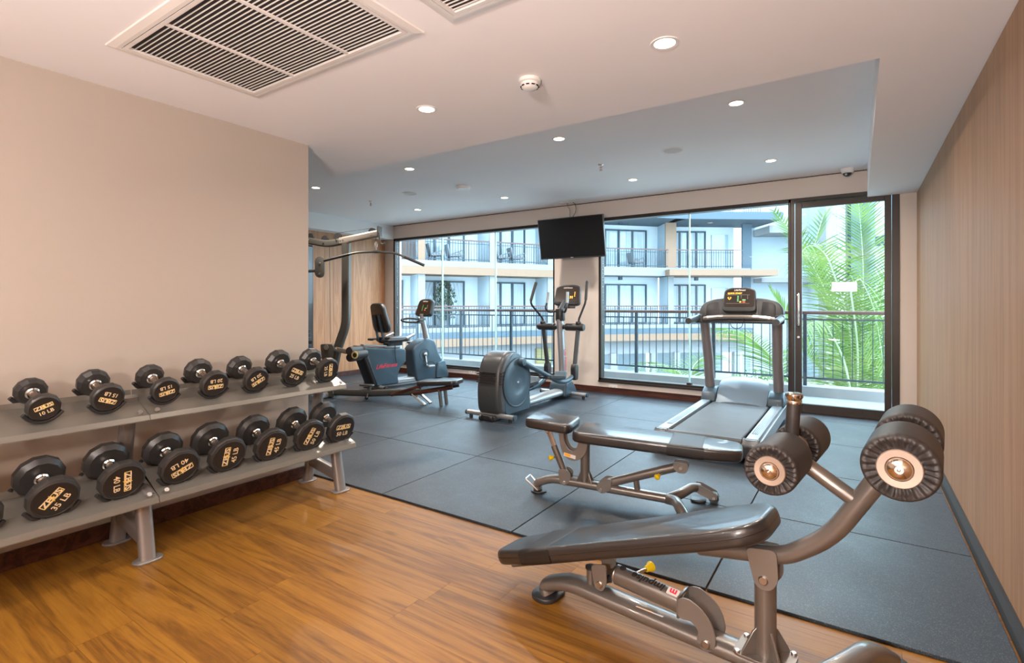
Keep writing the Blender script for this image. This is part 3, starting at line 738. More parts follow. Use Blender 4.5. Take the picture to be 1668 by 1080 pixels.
palm('coconut_palm', 'tall green coconut palm close to the glass door, fronds arching over the railing', c1, [
    ([(1404,560,9.5),(1407,430,9.3),(1398,322,9.2)], .62, 'leaf', 58, .10),
    ([(1385,520,9.4),(1345,410,9.0),(1315,395,8.8),(1290,440,8.7)], .72, 'leaf', 56, .55),
    ([(1370,620,9.6),(1300,640,9.5),(1245,565,9.3),(1195,533,9.1),(1152,548,9.0)], .80, 'leaf', 60, .55),
    ([(1380,560,9.9),(1335,450,9.9),(1295,385,9.8),(1262,345,9.7)], .50, 'leaf', 50, .15),
    ([(1420,560,9.6),(1445,430,9.5),(1480,340,9.4)], .6, 'leaf2', 50, .2),
    ([(1398,560,9.2),(1385,470,8.9),(1400,450,8.8),(1425,500,8.7),(1440,600,8.7)], .60, 'leaf2', 50, .8),
    ([(1375,580,9.3),(1340,520,9.1),(1310,530,8.9),(1285,600,8.8)], .62, 'leaf2', 50, .8),
    ([(1385,640,10.2),(1330,600,10.4),(1285,520,10.5),(1255,470,10.6)], .60, 'leaf', 50, .3),
    ([(1410,640,10.4),(1420,560,10.6),(1430,480,10.8)], .6, 'leaf', 44, .3),
    ([(1360,690,9.6),(1320,670,9.4),(1290,690,9.2)], .6, 'leaf2', 40, .6),
    ([(1440,640,9.7),(1500,560,9.7),(1560,560,9.7)], .7, 'leaf', 50, .5),
    ([(1360,540,10.6),(1320,420,10.6),(1345,340,10.6),(1372,360,10.5)], .55, 'leaf', 44, .2),
])
c2 = cpt(1150, 700, 12.6)
palm('coconut_palm', 'low green palm in the court seen through the middle window railing', c2, [
    ([(1130,625,12.4),(1085,590,12.2),(1030,600,12.0),(990,640,11.9)], .80, 'leaf', 50, .6),
    ([(1160,640,12.4),(1200,610,12.2),(1240,640,12.0)], .75, 'leaf', 44, .6),
    ([(1140,650,12.9),(1120,605,13.1),(1150,575,13.3),(1190,590,13.4)], .65, 'leaf', 40, .5),
    ([(1110,670,12.2),(1060,645,12.0),(1010,670,11.8)], .7, 'leaf2', 40, .5),
], base_z=-2.9)
# courtyard shrubs: small leafy mounds
def shrub(px, py, d, s, label, m='shrub'):
    p = cpt(px, py, d); p.z = -2.9
    t = thing('courtyard_shrub', label, 'shrub', p)
    B().cyl((0,0,0),(0,0,s*.6),.04,n=8).build('stem', M['trunk'], t)
    lv = B(); rn = random.Random(px)
    for k in range(420):
        a, b_ = rn.uniform(0, 2*PI), math.acos(rn.uniform(-.2,1)); r = s*rn.uniform(.55,1)
        c = Vector((r*math.sin(b_)*math.cos(a), r*math.sin(b_)*math.sin(a), s*.5+r*.8*math.cos(b_)))
        q = .09*rn.uniform(.6,1.2); E_ = Euler((rn.uniform(0,3),rn.uniform(0,3),rn.uniform(0,6))).to_matrix()
        lv.add([c+E_@Vector(v) for v in ((-q,0,0),(0,-q*.4,0),(q,0,0),(0,q*.4,0))], [(0,1,2,3)])
    lv.build('foliage', M[m], t, smooth=False, kind='stuff')
shrub(1010, 640, 22, 1.0, 'small brownish shrub low in the court at left of the middle window')
shrub(1240, 640, 21, 1.2, 'green shrub low in the court behind the treadmill', 'leaf')
shrub(1380, 640, 17, 1.3, 'dense green shrub behind the coconut palm', 'leaf')
shrub(1450, 640, 19, 1.3, 'green shrub at right behind the coconut palm', 'leaf')
NOFLIP.add('foliage')
# window reflection of a tree, imitated by an added potted tree on the balcony
Mw = Matrix.Rotation(YAW, 4, 'Z') @ bayM(1)[0]; p = Mw @ Vector((1.35, .9, .15))
t = thing('tree_reflection', 'bushy green tree mirrored in the window across the court, built as a potted tree, behind the exercise bike console', 'reflection', p)
B().lathe([(0,0),(.17,0),(.22,.35),(.19,.35),(.17,.3),(0,.3)], n=18).build('pot', M['bwhite'], t)
B().cyl((0,0,.3),(0,0,1.2),.03,n=8).build('trunk', M['trunk'], t)
lv = B(); rn = random.Random(5)
for k in range(900):
    z = rn.uniform(.35,2.2); rr = .62*math.sqrt(max(.02, 1-((z-.95)/1.35)**2))*rn.uniform(.3,1); a = rn.uniform(0,2*PI)
    c = Vector((rr*math.cos(a), rr*math.sin(a), z)); q = .075; E_ = Euler((rn.uniform(0,3),rn.uniform(0,3),rn.uniform(0,6))).to_matrix()
    lv.add([c+E_@Vector(v) for v in ((-q,0,0),(0,-q*.35,0),(q,0,0),(0,q*.35,0))], [(0,1,2,3)])
lv.build('foliage', leafmat('dark_leaf', (.02,.045,.025), (.05,.09,.045)), t, smooth=False, kind='stuff')

# ------------------------------------------------------------------ dumbbell rack and dumbbells
rk = thing('dumbbell_rack', 'two-tier silver steel dumbbell rack against the beige partition wall', 'rack', (XL, 0, 0))
def W3(x, y, z): return (x-XL, y, z)
def rackleg(y):
    B().tube([W3(-3.185,y,.0), W3(-3.035,y,.765)], 1, prof=[(a*.034, b*.026) for a, b in rrect(2,2,.7,3)], up=(1,0,0)).build('upright', M['rack'], rk)
    B().tube([W3(-2.832,y,.0), W3(-2.895,y,.33)], 1, prof=[(a*.034, b*.026) for a, b in rrect(2,2,.7,3)], up=(1,0,0)).build('front_leg', M['rack'], rk)
    B().tube([W3(-3.150,y,.155), W3(-2.845,y,.10)], 1, prof=[(a*.026, b*.036) for a, b in rrect(2,2,.5,3)], up=(0,0,1)).build('cross_brace', M['rack'], rk)
    B().tube([W3(-3.13,y,.415), W3(-2.82,y,.30)], 1, prof=[(a*.026, b*.026) for a, b in rrect(2,2,.5,3)], up=(0,0,1)).build('tier_bracket', M['rack'], rk)
    for x in (-3.187, -2.830):
        B().slab([(x-XL+p, q+y) for p, q in rrect(.085,.125,.04,5)], 0, .010, 'xy', .002, 1).build('foot_plate', M['rack'], rk)
for y in (-.06, 1.10, 2.215): rackleg(y)
segs = [(-.12, 1.128), (1.132, 2.30)]
def beam(prof, nm):
    for y0, y1 in segs:
        b = B(); P = [(x-XL, z) for x, z in prof]; n = len(P)
        Q = [(x, z-.005) for x, z in P]
        rings = [[(x, yy, z) for x, z in P+Q[::-1]] for yy in (y0, y1)]
        b.loft(rings).build(nm, M['rackd'], rk, bevel=.0015, smooth=False)
        for k in range(2):
            yy = (y1-.035) if k == 0 else (y0+.035)
            B().cyl((P[3][0]-.012, yy, P[3][1]+.015), (P[3][0]-.006, yy, P[3][1]+.022), .011, n=12).build('bolt', M['steel'], rk)
TOPB = [(-3.100,.790),(-3.095,.764),(-2.975,.728),(-2.885,.686),(-2.876,.664)]
BOTB = [(-3.020,.428),(-3.015,.396),(-2.885,.352),(-2.785,.306),(-2.776,.282)]
beam(TOPB, 'top_tier_rail'); beam(BOTB, 'lower_tier_rail')

DB = {}
def dumbbell(R, wd, gap, lbl, x, y, z, ang, label, tier):
    """front face centre at x,y,z (axis leaning back towards the wall); ang = rotation of the print."""
    tilt = math.radians(17)
    t = thing('dumbbell', label, 'dumbbell', (x, y, z), group='rubber dumbbells on the %s tier' % tier, rot=(0, tilt, 0))
    # local: +X out of the front face, heads at x in (-wd,0) and (-2wd-gap, -wd-gap)
    key = (R, wd)
    if key not in DB:
        h = B().lathe([(0,-wd+.006),(.42*R,-wd+.004),(.70*R,-wd),(.80*R,-wd),(R,-wd+.019),(R,-.016),(.965*R,-.008),(.87*R,-.003),(.85*R,-.003)], (0,0,0), (1,0,0), 12, PI/12)
        DB[key] = h
    for k, (ox, sg) in enumerate(((0, 1), (-2*wd-gap, -1))):
        if k == 0: o = DB[key].build('head', M['blk'], t, ang=22)
        else: o = link('head', hme, t)
        hme = o.data; o.location = (ox, 0, 0)
        if sg < 0: o.rotation_euler = (0, 0, PI)
        B().lathe([(0,-.004),(.86*R,-.004),(.86*R,-.0015),(.84*R,0),(.80*R,0),(.79*R,-.0015),(0,-.0015)], (0,0,0), (1,0,0), 36).build('end_face', M['blkside'], o)
    B().lathe([(.013,-wd-gap+.0),(.0155,-wd-gap*.72),(.0165,-wd-gap*.5),(.0155,-wd-gap*.28),(.013,-wd)], (0,0,0), (1,0,0), 18).build('handle', M['knurl'], t)
    for cx, sg in ((-wd, -1), (-wd-gap, 1)):
        B().lathe([(0,0),(.027,0),(.027,.006),(.021,.012),(.021,.020),(0,.020)] if sg > 0 else [(0,0),(.027,0),(.027,-.006),(.021,-.012),(.021,-.020),(0,-.020)], (cx,0,0), (1,0,0), 20).build('collar', M['chrome'], t)
    a = math.radians(ang)
    X = Vector((0, math.cos(a), math.sin(a))); Y = Vector((0, -math.sin(a), math.cos(a)))
    def F(dx, dy, e): return mat4(Vector((e,0,0)) + X*dx + Y*dy, X, Y)
    pw, ph = 1.08*R, .31*R
    def plate(poly, e):
        m_ = F(0, .16*R, e); b = B(); b.v = [m_@Vector((p[0], p[1], 0)) for p in poly]; b.f = [list(range(len(poly)))]; return b
    plate(rrect(pw, ph, .03*R, 3), -.0012).build('logo_plate', M['gold'], t, smooth=False)
    plate(rrect(pw-.08*R, ph-.08*R, .02*R, 3), -.0009).build('logo_field', M['ink'], t, smooth=False)
    b = B(); b.text('ZEUS', .27*R/.72, F(0, .165*R, -.0003) @ Matrix.Diagonal((1.12,1,1,1)), bold=.035, depth=0).build('logo_lettering', M['tan'], t, smooth=False)
    plate([(.05*R,.22*R),(-.15*R,-.02*R),(-.03*R,-.02*R),(-.07*R,-.23*R),(.15*R,.03*R),(.03*R,.03*R)], -.0006).build('bolt_emblem', M['yel'], t, smooth=False)
    B().text(lbl, .27*R/.72, F(0, -.30*R, -.0006), bold=.02, depth=0).build('weight_lettering', M['tan'], t, smooth=False)
    # saddles under both heads belong to the rack
    Mx = Matrix.Translation((x-XL, y, z)) @ Matrix.Rotation(tilt, 4, 'Y')
    for ox in (-wd*.32, -1.6*wd-gap):
        s_ = B(Mx); outer = []; rr = R+.007
        path = []
        for k in range(11):
            th = math.radians(-146+112*k/10); path.append((ox, rr*math.cos(th), rr*math.sin(th)))
        e0, e1 = Vector(path[0]), Vector(path[-1])
        path = [tuple(e0+(e0-Vector(path[1])).normalized()*.016)] + path + [tuple(e1+(e1-Vector(path[-2])).normalized()*.016)]
        s_.tube(path, 1, prof=[(p*.0135, q*.0045) for p, q in rrect(2,2,.5,2)], up=(1,0,0)) if False else s_.tube(path, .0090, 8)
        s_.build('saddle', M['cfitb'], rk)
    return t
rot_top = [22, 158, 193, 182, 212, -25, -82]
top = [(-2.90,.740,.779,.061,'10 LB'),(-2.90,.970,.787,.068,'15 LB'),(-2.90,1.213,.789,.066,'15 LB'),(-2.90,1.454,.790,.074,'20 LB'),(-2.90,1.689,.786,.074,'20 LB'),(-2.90,1.939,.798,.081,'25 LB'),(-2.90,2.177,.791,.081,'25 LB')]
tl = ['small black dumbbell marked 10 LB, leftmost on the top tier', 'black dumbbell marked 15 LB, print upside down, second from left on the top tier',
 'black dumbbell marked 15 LB, third from left on the top tier', 'black dumbbell marked 20 LB, print upside down and level, middle of the top tier',
 'black dumbbell marked 20 LB with slanting upside-down print on the top tier', 'black dumbbell marked 25 LB, print upright, second from right on the top tier',
 'black dumbbell marked 25 LB with print turned sideways, right end of the top tier']
for (x, y, z, R, lb), a, l_ in zip(top, rot_top, tl): dumbbell(R, .050+.25*(R-.06), .125, lb, x, y, z, a, l_, 'top')
dumbbell(.061, .05, .125, '10 LB', -2.90, .505, .779, 10, 'black dumbbell out of frame at the left end of the top tier', 'top')
rot_bot = [60, 52, -85, 205, 88, 84, 66, -3]
bot = [(-2.80,.505,.402,.092,'35 LB'),(-2.80,.748,.407,.092,'35 LB'),(-2.80,.993,.410,.094,'40 LB'),(-2.80,1.237,.411,.094,'40 LB'),(-2.80,1.474,.413,.099,'45 LB'),(-2.80,1.723,.410,.099,'45 LB'),(-2.80,1.977,.411,.102,'50 LB'),(-2.80,2.211,.410,.102,'50 LB')]
bl = ['black dumbbell half cut off by the left edge of the photo, lower tier', 'black dumbbell marked 35 LB with slanted print, first full one on the lower tier',
 'black dumbbell marked 40 LB, print sideways reading down, above the front rack leg', 'black dumbbell marked 40 LB with upside-down print on the lower tier',
 'black dumbbell marked 45 LB, left of the two, lower tier', 'black dumbbell marked 45 LB, right of the two, lower tier',
 'black dumbbell marked 50 LB with slanted print, second from right on the lower tier', 'black dumbbell marked 50 LB with upright print, right end of the lower tier']
for (x, y, z, R, lb), a, l_ in zip(bot, rot_bot, bl): dumbbell(R, .060+.15*(R-.09), .125, lb, x, y, z, a, l_, 'lower')

FZ = .012   # top of the rubber tiles
def tubes(t, name, m, path, r, **k): return B().tube(path, r, **k).build(name, M[m], t)
def bolt(t, c, axis, r=.010, h=.006, m='steel'):
    B().lathe([(0,0),(r,0),(r,h*.6),(r*.8,h),(0,h)], c, axis, 12).build('bolt', M[m], t)

# ------------------------------------------------------------------ decline bench (foreground)
dg = math.radians
D = thing('decline_bench', 'black decline sit-up bench with four foam rollers on the oak floor in the foreground', 'bench', (-1.06, 1.903, 0), dg(-6.4))
tilt = math.atan(.39); 
Pm = Matrix.Translation((-.235, 0, .090)) @ Matrix.Rotation(-tilt, 4, 'Y')     # pad underside frame, x up the slope
Lp = 1.175
outl = filc([(0,-.095),(.22,-.128),(.98,-.150),(1.12,-.140),(Lp,-.085),(Lp,.085),(1.12,.140),(.98,.150),(.22,.128),(0,.095)], .055, 4)
B(Pm).slab(outl, 0, .062, 'xy', .020, 4).build('pad', M['vinyl'], D, ang=50)
B(Pm).tube([(p[0]*.9985, p[1]*1.004, .034) for p in outl], .0022, 6, closed=True).build('seam_piping', M['vinyld'], D)
for a, b in ((.175, .345),):
    w0, w1 = .1235, .1335
    B(Pm).slab([(a,-w0-.002),(b,-w1-.002),(b,w1+.002),(a,w0+.002)], -.002, .0645, 'xy', .019, 4).build('pad_strap', M['vinyld'], D, ang=50)
# frame under the pad and the long bent tube
def pu(u, v, z): return Pm @ Vector((u, v, z))
B().tube([pu(.03,0,-.020), pu(.95,0,-.020)], 1, prof=[(a*.036, b*.019) for a, b in OVAL], up=(0,0,1)).build('pad_beam', M['gun'], D)
B(Pm).slab(filc([(.10,-.085),(1.02,-.11),(1.02,.11),(.10,.085)], .03), -.006, .001, 'xy', .001, 1).build('pad_backing', M['blkside'], D)
bt = [pu(.90,0,-.022), (.80,0,.432), (.875,0,.452), (.945,0,.480), (1.00,0,.550), (1.075,0,.672), (1.175,0,.835)]
tubes(D, 'curved_tube', 'gun', fil(bt[:2]+[(.88,0,.448),(1.00,0,.540),(1.175,0,.840)], .11, 8), .0275, n=18)
tubes(D, 'roller_branch', 'gun', [(1.055,0,.668), (.905,0,.762)], .023, n=16)
tubes(D, 'handle_post', 'gun', [(.893,0,.765), (.902,0,.93)], .018, n=18)
B().tube([(.896,0,.805),(.903,0,.925)], .0195, 18).build('hand_grip', M['foam'], D)
B().lathe([(0,0),(.020,0),(.021,.004),(.019,.010),(.025,.022),(.0245,.030),(.018,.034),(0,.034)], (.903,0,.922), (0.03,0,1), 24).build('handle_cap', M['copper'], D)
def roller(t, u, z, v0, v1, R, ph=0):
    s = 1 if v1 > v0 else -1; c = (u, v0, z)
    n = 96
    def ringf(r, h, amp=0, amph=0):
        out = []
        for k in range(n):
            a = 2*PI*k/n; w = math.sin(a*26+1.3*math.sin(3*a+ph)); 
            rr = r*(1+amp*w); out.append((u+rr*math.cos(a), v0+s*(h+amph*w), z+rr*math.sin(a)))
        return out
    L = abs(v1-v0)
    def endr(h0, d): return [ringf(.56*R, h0+d*.012, 0, .0), ringf(.66*R, h0+d*.010, 0, .0035), ringf(.80*R, h0+d*.004, 0, .0045), ringf(.90*R, h0+d*.002, 0, .0030), ringf(.965*R, h0+d*.005, 0, .0008), ringf(R, h0+d*.018), ringf(R, h0+d*.03)]
    rings = endr(0, 1) + endr(L, -1)[::-1]
    o = B().loft(rings).build('foam_roller', M['foam'], t, ang=60)
    for h0, d in ((0,1),(L,-1)):
        B().lathe([(0,.010*d),(.56*R,.010*d),(.575*R,-.002*d),(.55*R,-.004*d),(.36*R,-.003*d),(.36*R,.003*d),(0,.003*d)], (u, v0+s*h0, z), (0,s,0), 36).build('cap_ring', M['bronze'], o)
        B().lathe([(.355*R,.003*d),(.33*R,-.006*d),(.24*R,-.013*d),(.12*R,-.016*d),(.11*R,-.014*d),(.045*R,-.014*d),(.04*R,-.020*d),(0,-.021*d)], (u, v0+s*h0, z), (0,s,0), 32).build('cap_dome', M['copper'], o)
for u, z, R in ((.895,.775,.069), (1.177,.838,.080)):
    roller(D, u, z, -.25, -.045, R); roller(D, u, z, .055, .26, R, 1)
    tubes(D, 'roller_axle', 'steel', [(u,-.24,z),(u,.25,z)], .011, n=12)
# upright, gussets, bracket
tubes(D, 'upright', 'gun', [(.822,0,.08),(.822,0,.398)], .032, n=24)
B().slab(rrect(.17,.12,.02,3,.822,0), .115, .123, 'xy', .001, 1).build('base_flange', M['gun'], D)
for a in (45,135,225,315):
    c_, s_ = math.cos(dg(a)), math.sin(dg(a))
    B(mat4((.822,0,.120), (c_,s_,0), (0,0,1))).slab([(.026,0),(.082,0),(.078,.014),(.042,.075),(.028,.088)], -.0035, .0035, 'xy', .001, 1).build('gusset', M['gun'], D)
for a in (20,160,200,340):
    bolt(D, (.822+.075*math.cos(dg(a)), .05*(1 if a<180 else -1), .122), (0,0,1), .009, .008)
for v in (-.036, .030):
    B().slab(filc([(.770,.455),(.862,.470),(.868,.37),(.842,.335),(.802,.340),(.790,.385)], .022), v, v+.006, 'xz', .001, 1).build('hinge_plate', M['gunl'], D)
bolt(D, (.825,-.036,.368), (0,-1,0), .014, .007); tubes(D, 'hinge_pin', 'steel', [(.825,-.036,.368),(.825,.04,.368)], .008)
# base rail with bent foot
B().tube(fil([(-.015,0,.018),(-.030,0,.050),(.085,0,.098),(.60,0,.092),(.985,0,.092)], .075, 7), 1, prof=[(a*.050, b*.028) for a, b in rrect(2,2,.85,5)], up=(0,0,1)).build('base_rail', M['gun'], D)
B().slab(rrect(.115,.150,.05,6,-.025,0), 0, .020, 'xy', .006).build('rubber_foot', M['cfitb'], D)
tubes(D, 'stop_post', 'gun', [(.182,0,.10),(.182,0,.185)], .017, n=16)
B().lathe([(0,0),(.022,0),(.022,.008),(0,.008)], (.182,0,.182), (0,0,1), 18).build('stop_pad', M['cfitb'], D)
B().slab(rrect(.105,.030,.003,2,.44,-.012), .1195, .1203, 'xy', 0).build('warning_label', M['lcd'], D, smooth=False)
B().slab(rrect(.060,.024,.002,2,.420,-.012), .1203, .1207, 'xy', 0).build('warning_print', M['orange'], D, smooth=False)
# adjuster cylinder with crescent horns
cy0, cy1 = Vector((.300,0,.196)), Vector((.560,0,.180))
tubes(D, 'adjuster_tube', 'gun', [cy0, cy1], .036, n=28)
ax = (cy1-cy0).normalized(); yb = Vector((0,-math.cos(dg(24)),-math.sin(dg(24)))); nz_ = (-ax).cross(yb).normalized()
def on_tube(f): return mat4(cy0.lerp(cy1, f) + nz_*.0365, -ax, yb)
B().text('impulse', .041, on_tube(.50), bold=.03, depth=.0012, shear=.2).build('tube_lettering', M['ink'], D, smooth=False)
b = B(); b.v = [on_tube(.86)@Vector((p[0],p[1],.0010)) for p in rrect(.042,.030,.004,2)]; b.f = [list(range(len(b.v)))]; b.build('logo_plate', M['lcd'], D, smooth=False)
B().text('m', .034, on_tube(.86), bold=.04, depth=.0020).build('logo_lettering', M['red'], D, smooth=False)
B().cyl((.325,-.004,.226),(.325,-.004,.2335),.012,n=20).build('pin_hole', M['dark'], D)
B().lathe([(0,0),(.034,0),(.036,-.004),(.030,-.012),(.014,-.016),(.012,-.03),(0,-.03)], cy0, ax, 22).build('tube_end', M['steel'], D)
for v in (-.050, .044):
    P = [(.556,.222),(.590,.232),(.640,.214),(.676,.170),(.686,.120),(.676,.088),(.650,.074),(.626,.090),(.622,.112),(.628,.135),(.606,.160),(.556,.150)]
    B().slab(filc(P, .03, 4), v, v+.006, 'xz', .0012, 1).build('crescent_plate', M['gunl'], D)
    bolt(D, (.652,v if v<0 else v+.006,.104), (0,-1 if v<0 else 1,0), .014, .007)
B().slab(rrect(.075,.096,.006,2,.19,0), .552, .559, 'yz', 0) if False else B().slab(rrect(.100,.074,.006,2,-.0,.186), .552, .559, 'yz', .001, 1).build('end_plate', M['gun'], D)
for v in (-.040, .034):
    B().slab(filc([(.205,.218),(.272,.240),(.275,.165),(.255,.128),(.222,.134),(.214,.175)], .018), v, v+.006, 'xz', .001, 1).build('pad_bracket', M['gunl'], D)
bolt(D, (.245,-.040,.156), (0,-1,0), .013, .006)
tubes(D, 'link_rod', 'steel', [(.245,-.04,.156),(.245,.04,.156)], .007)
tubes(D, 'link_arm', 'cfitb', [(.245,0,.156),(.302,0,.196)], .014)
tubes(D, 'pin_stem', 'steel', [(.350,.03,.200),(.375,.095,.205)], .007)
B().lathe([(0,0),(.011,0),(.013,.012),(.019,.024),(.019,.032),(.010,.036),(0,.036)], (.373,.09,.205), (.3,1,.12), 20).build('pull_knob', M['yknob'], D)
# forked front foot
for s in (-1, 1):
    B().tube(fil([(.955,0,.088),(1.010,s*.09,.105),(1.075,s*.25,.110),(1.115,s*.335,.055)], .06, 6), 1, prof=[(a*.034, b*.030) for a, b in rrect(2,2,.7,4)], up=(0,0,1)).build('front_foot', M['gun'], D)
    B().slab(rrect(.10,.10,.03,4,1.12,s*.345), 0, .045, 'xy', .008).build('rubber_foot', M['cfitb'], D)

# ------------------------------------------------------------------ adjustable bench (on the rubber tiles)
A = thing('adjustable_bench', 'black two-pad adjustable bench set flat on the rubber tiles, behind the decline bench', 'bench', (-1.60, 2.93, FZ), dg(10.5))
seat_o = filc([(-.19,-.125),(.105,-.140),(.120,-.09),(.120,.09),(.105,.140),(-.19,.125)], .055, 5)
Sm = Matrix.Translation((0,0,.425)) @ Matrix.Rotation(dg(3), 4, 'Y')
B(Sm).slab(seat_o, 0, .062, 'xy', .017, 4).build('seat_pad', M['vinyl'], A, ang=50)
Bm = Matrix.Translation((.128,0,.382)) @ Matrix.Rotation(dg(1.8), 4, 'Y')
bo = filc([(0,-.145),(.10,-.160),(.80,-.145),(.935,-.115),(.955,-.07),(.955,.07),(.935,.115),(.80,.145),(.10,.160),(0,.145)], .06, 4)
B(Bm).slab(bo, 0, .066, 'xy', .018, 4).build('back_pad', M['vinyl'], A, ang=50)
B(Bm).slab([(.56,-.1545),(.76,-.1495),(.76,.1495),(.56,.1545)], -.002, .0685, 'xy', .018, 4).build('pad_strap', M['vinyld'], A, ang=50)
B(Bm).tube([(.04,0,-.018),(.86,0,-.018)], 1, prof=[(a*.030, b*.017) for a, b in OVAL], up=(0,0,1)).build('pad_beam', M['gun'], A)
for v in (-.028,.022):
    B(Bm).slab([(.62,-.03),(.84,-.03),(.84,-.012),(.62,-.012)], v, v+.006, 'xz', 0).build('ladder_track', M['gun'], A)
tubes(A, 'post', 'gun', [(.180,0,.09),(.180,0,.375)], .030, n=20)
for a in (30,150,210,330):
    c_, s_ = math.cos(dg(a)), math.sin(dg(a))
    B(mat4((.180,0,.095), (c_,s_,0), (0,0,1))).slab([(.025,0),(.062,0),(.058,.012),(.032,.07),(.026,.075)], -.003, .003, 'xy', .001, 1).build('gusset', M['gun'], A)
B().tube(fil([(-.135,0,.014),(-.140,0,.055),(-.04,0,.098),(.20,0,.088),(.70,0,.070)], .07, 7), 1, prof=[(a*.034, b*.026) for a, b in rrect(2,2,.8,5)], up=(0,0,1)).build('base_rail', M['gun'], A)
B().slab(circ(.052, 28, -.130, 0), 0, .010, 'xy', .003, 1).build('rubber_foot', M['cfitb'], A)
B().tube(fil([(-.125,-.030,.014),(-.205,-.045,.085),(-.205,.045,.085),(-.125,.030,.014)], .012, 3), .005, 8).build('lift_handle', M['steel'], A)
# seat strut with pop pin and U shaped brackets
tubes(A, 'seat_strut', 'gun', [(.055,0,.125),(-.025,0,.310)], .022, n=16)
B().tube([(-.015,0,.29),(-.062,0,.405)], 1, prof=[(a*.016, b*.010) for a, b in RECT], up=(0,1,0)).build('seat_adjuster', M['bronze'], A)
bolt(A, (-.066,-.020,.400), (0,-1,0), .012, .008)
for v in (-.040, .034):
    U = [(.015,.418),(.050,.418),(.055,.345),(.085,.300),(.120,.298),(.140,.325),(.148,.385),(.205,.385),(.205,.335),(.190,.285),(.160,.250),(.120,.235),(.080,.240),(.045,.275),(.030,.320)]
    B().slab(filc(U, .02, 3), v, v+.006, 'xz', .001, 1).build('seat_bracket', M['gunl'], A)
    B().slab(filc([(.015,.170),(.070,.175),(.095,.15),(.090,.105),(.062,.072),(.028,.078),(.018,.12)], .012), v*.9, v*.9+.005, 'xz', .001, 1).build('strut_bracket', M['gunl'], A)
bolt(A, (.055,-.040,.092), (0,-1,0), .012, .007)
B().slab([(.052,.262),(.128,.248),(.131,.270),(.055,.284)], -.0415, -.0408, 'xz', 0).build('warning_label', M['lcd'], A, smooth=False)
B().slab([(.056,.265),(.096,.257),(.0985,.274),(.0585,.282)], -.0420, -.0416, 'xz', 0).build('warning_print', M['orange'], A, smooth=False)
def knob(t, p, d, m='yknob', s=1):
    d = Vector(d).normalized(); p = Vector(p)
    tubes(t, 'pin_stem', 'steel', [p, p+d*.035*s], .006*s, n=10)
    B().lathe([(0,0),(.010*s,0),(.011*s,.010*s),(.017*s,.020*s),(.017*s,.027*s),(.008*s,.031*s),(0,.031*s)], p+d*.030*s, d, 18).build('pull_knob', M[m], t)
knob(A, (.005,-.015,.245), (-.75,-.65,-.1))
# long adjuster arm
tubes(A, 'adjuster_arm', 'gun', [(.335,0,.118),(.725,0,.262)], .027, n=18)
for v in (-.036,.030):
    B().slab(filc([(.262,.110),(.310,.150),(.355,.150),(.350,.085),(.300,.055),(.262,.070)], .015), v, v+.006, 'xz', .001, 1).build('arm_bracket', M['gunl'], A)
    B().slab(filc([(.715,.300),(.790,.300),(.800,.272),(.780,.238),(.735,.240),(.712,.262)], .015), v, v+.006, 'xz', .001, 1).build('arm_fork', M['gunl'], A)
bolt(A, (.285,-.036,.075), (0,-1,0), .012, .007); bolt(A, (.755,-.036,.268), (0,-1,0), .013, .007)
tubes(A, 'arm_rest', 'gun', [(.505,0,.085),(.495,0,.158)], .018, n=14)
knob(A, (.650,-.022,.228), (-.45,-.85,-.35))
for s in (-1, 1):
    B().tube(fil([(.675,0,.068),(.735,s*.055,.082),(.760,s*.15,.085),(.795,s*.215,.055)] if s < 0 else [(.675,0,.068),(.735,.055,.082),(.80,.20,.090),(.835,.25,.075)], .05, 6), .030, 14).build('front_foot', M['gun'], A)
B().slab(rrect(.09,.09,.03,4,.80,-.225), 0, .030, 'xy', .006).build('rubber_foot', M['cfitb'], A)
B().slab(rrect(.09,.11,.03,4,.835,.245), 0, .014, 'xy', .004).build('rubber_foot', M['cfitb'], A)
for v in (.205,.275): B().slab(filc([(.815,.105),(.850,.105),(.945,.062),(.945,.028),(.915,.022),(.830,.055)], .012), v, v+.005, 'xz', .001, 1).build('wheel_bracket', M['gunl'], A)
B().lathe([(0,0),(.030,0),(.030,.05),(0,.05)], (.925,.216,.032), (0,1,0), 24).build('wheel', M['cfitb'], A)
bolt(A, (.925,.205,.036), (0,-1,0), .009, .006)

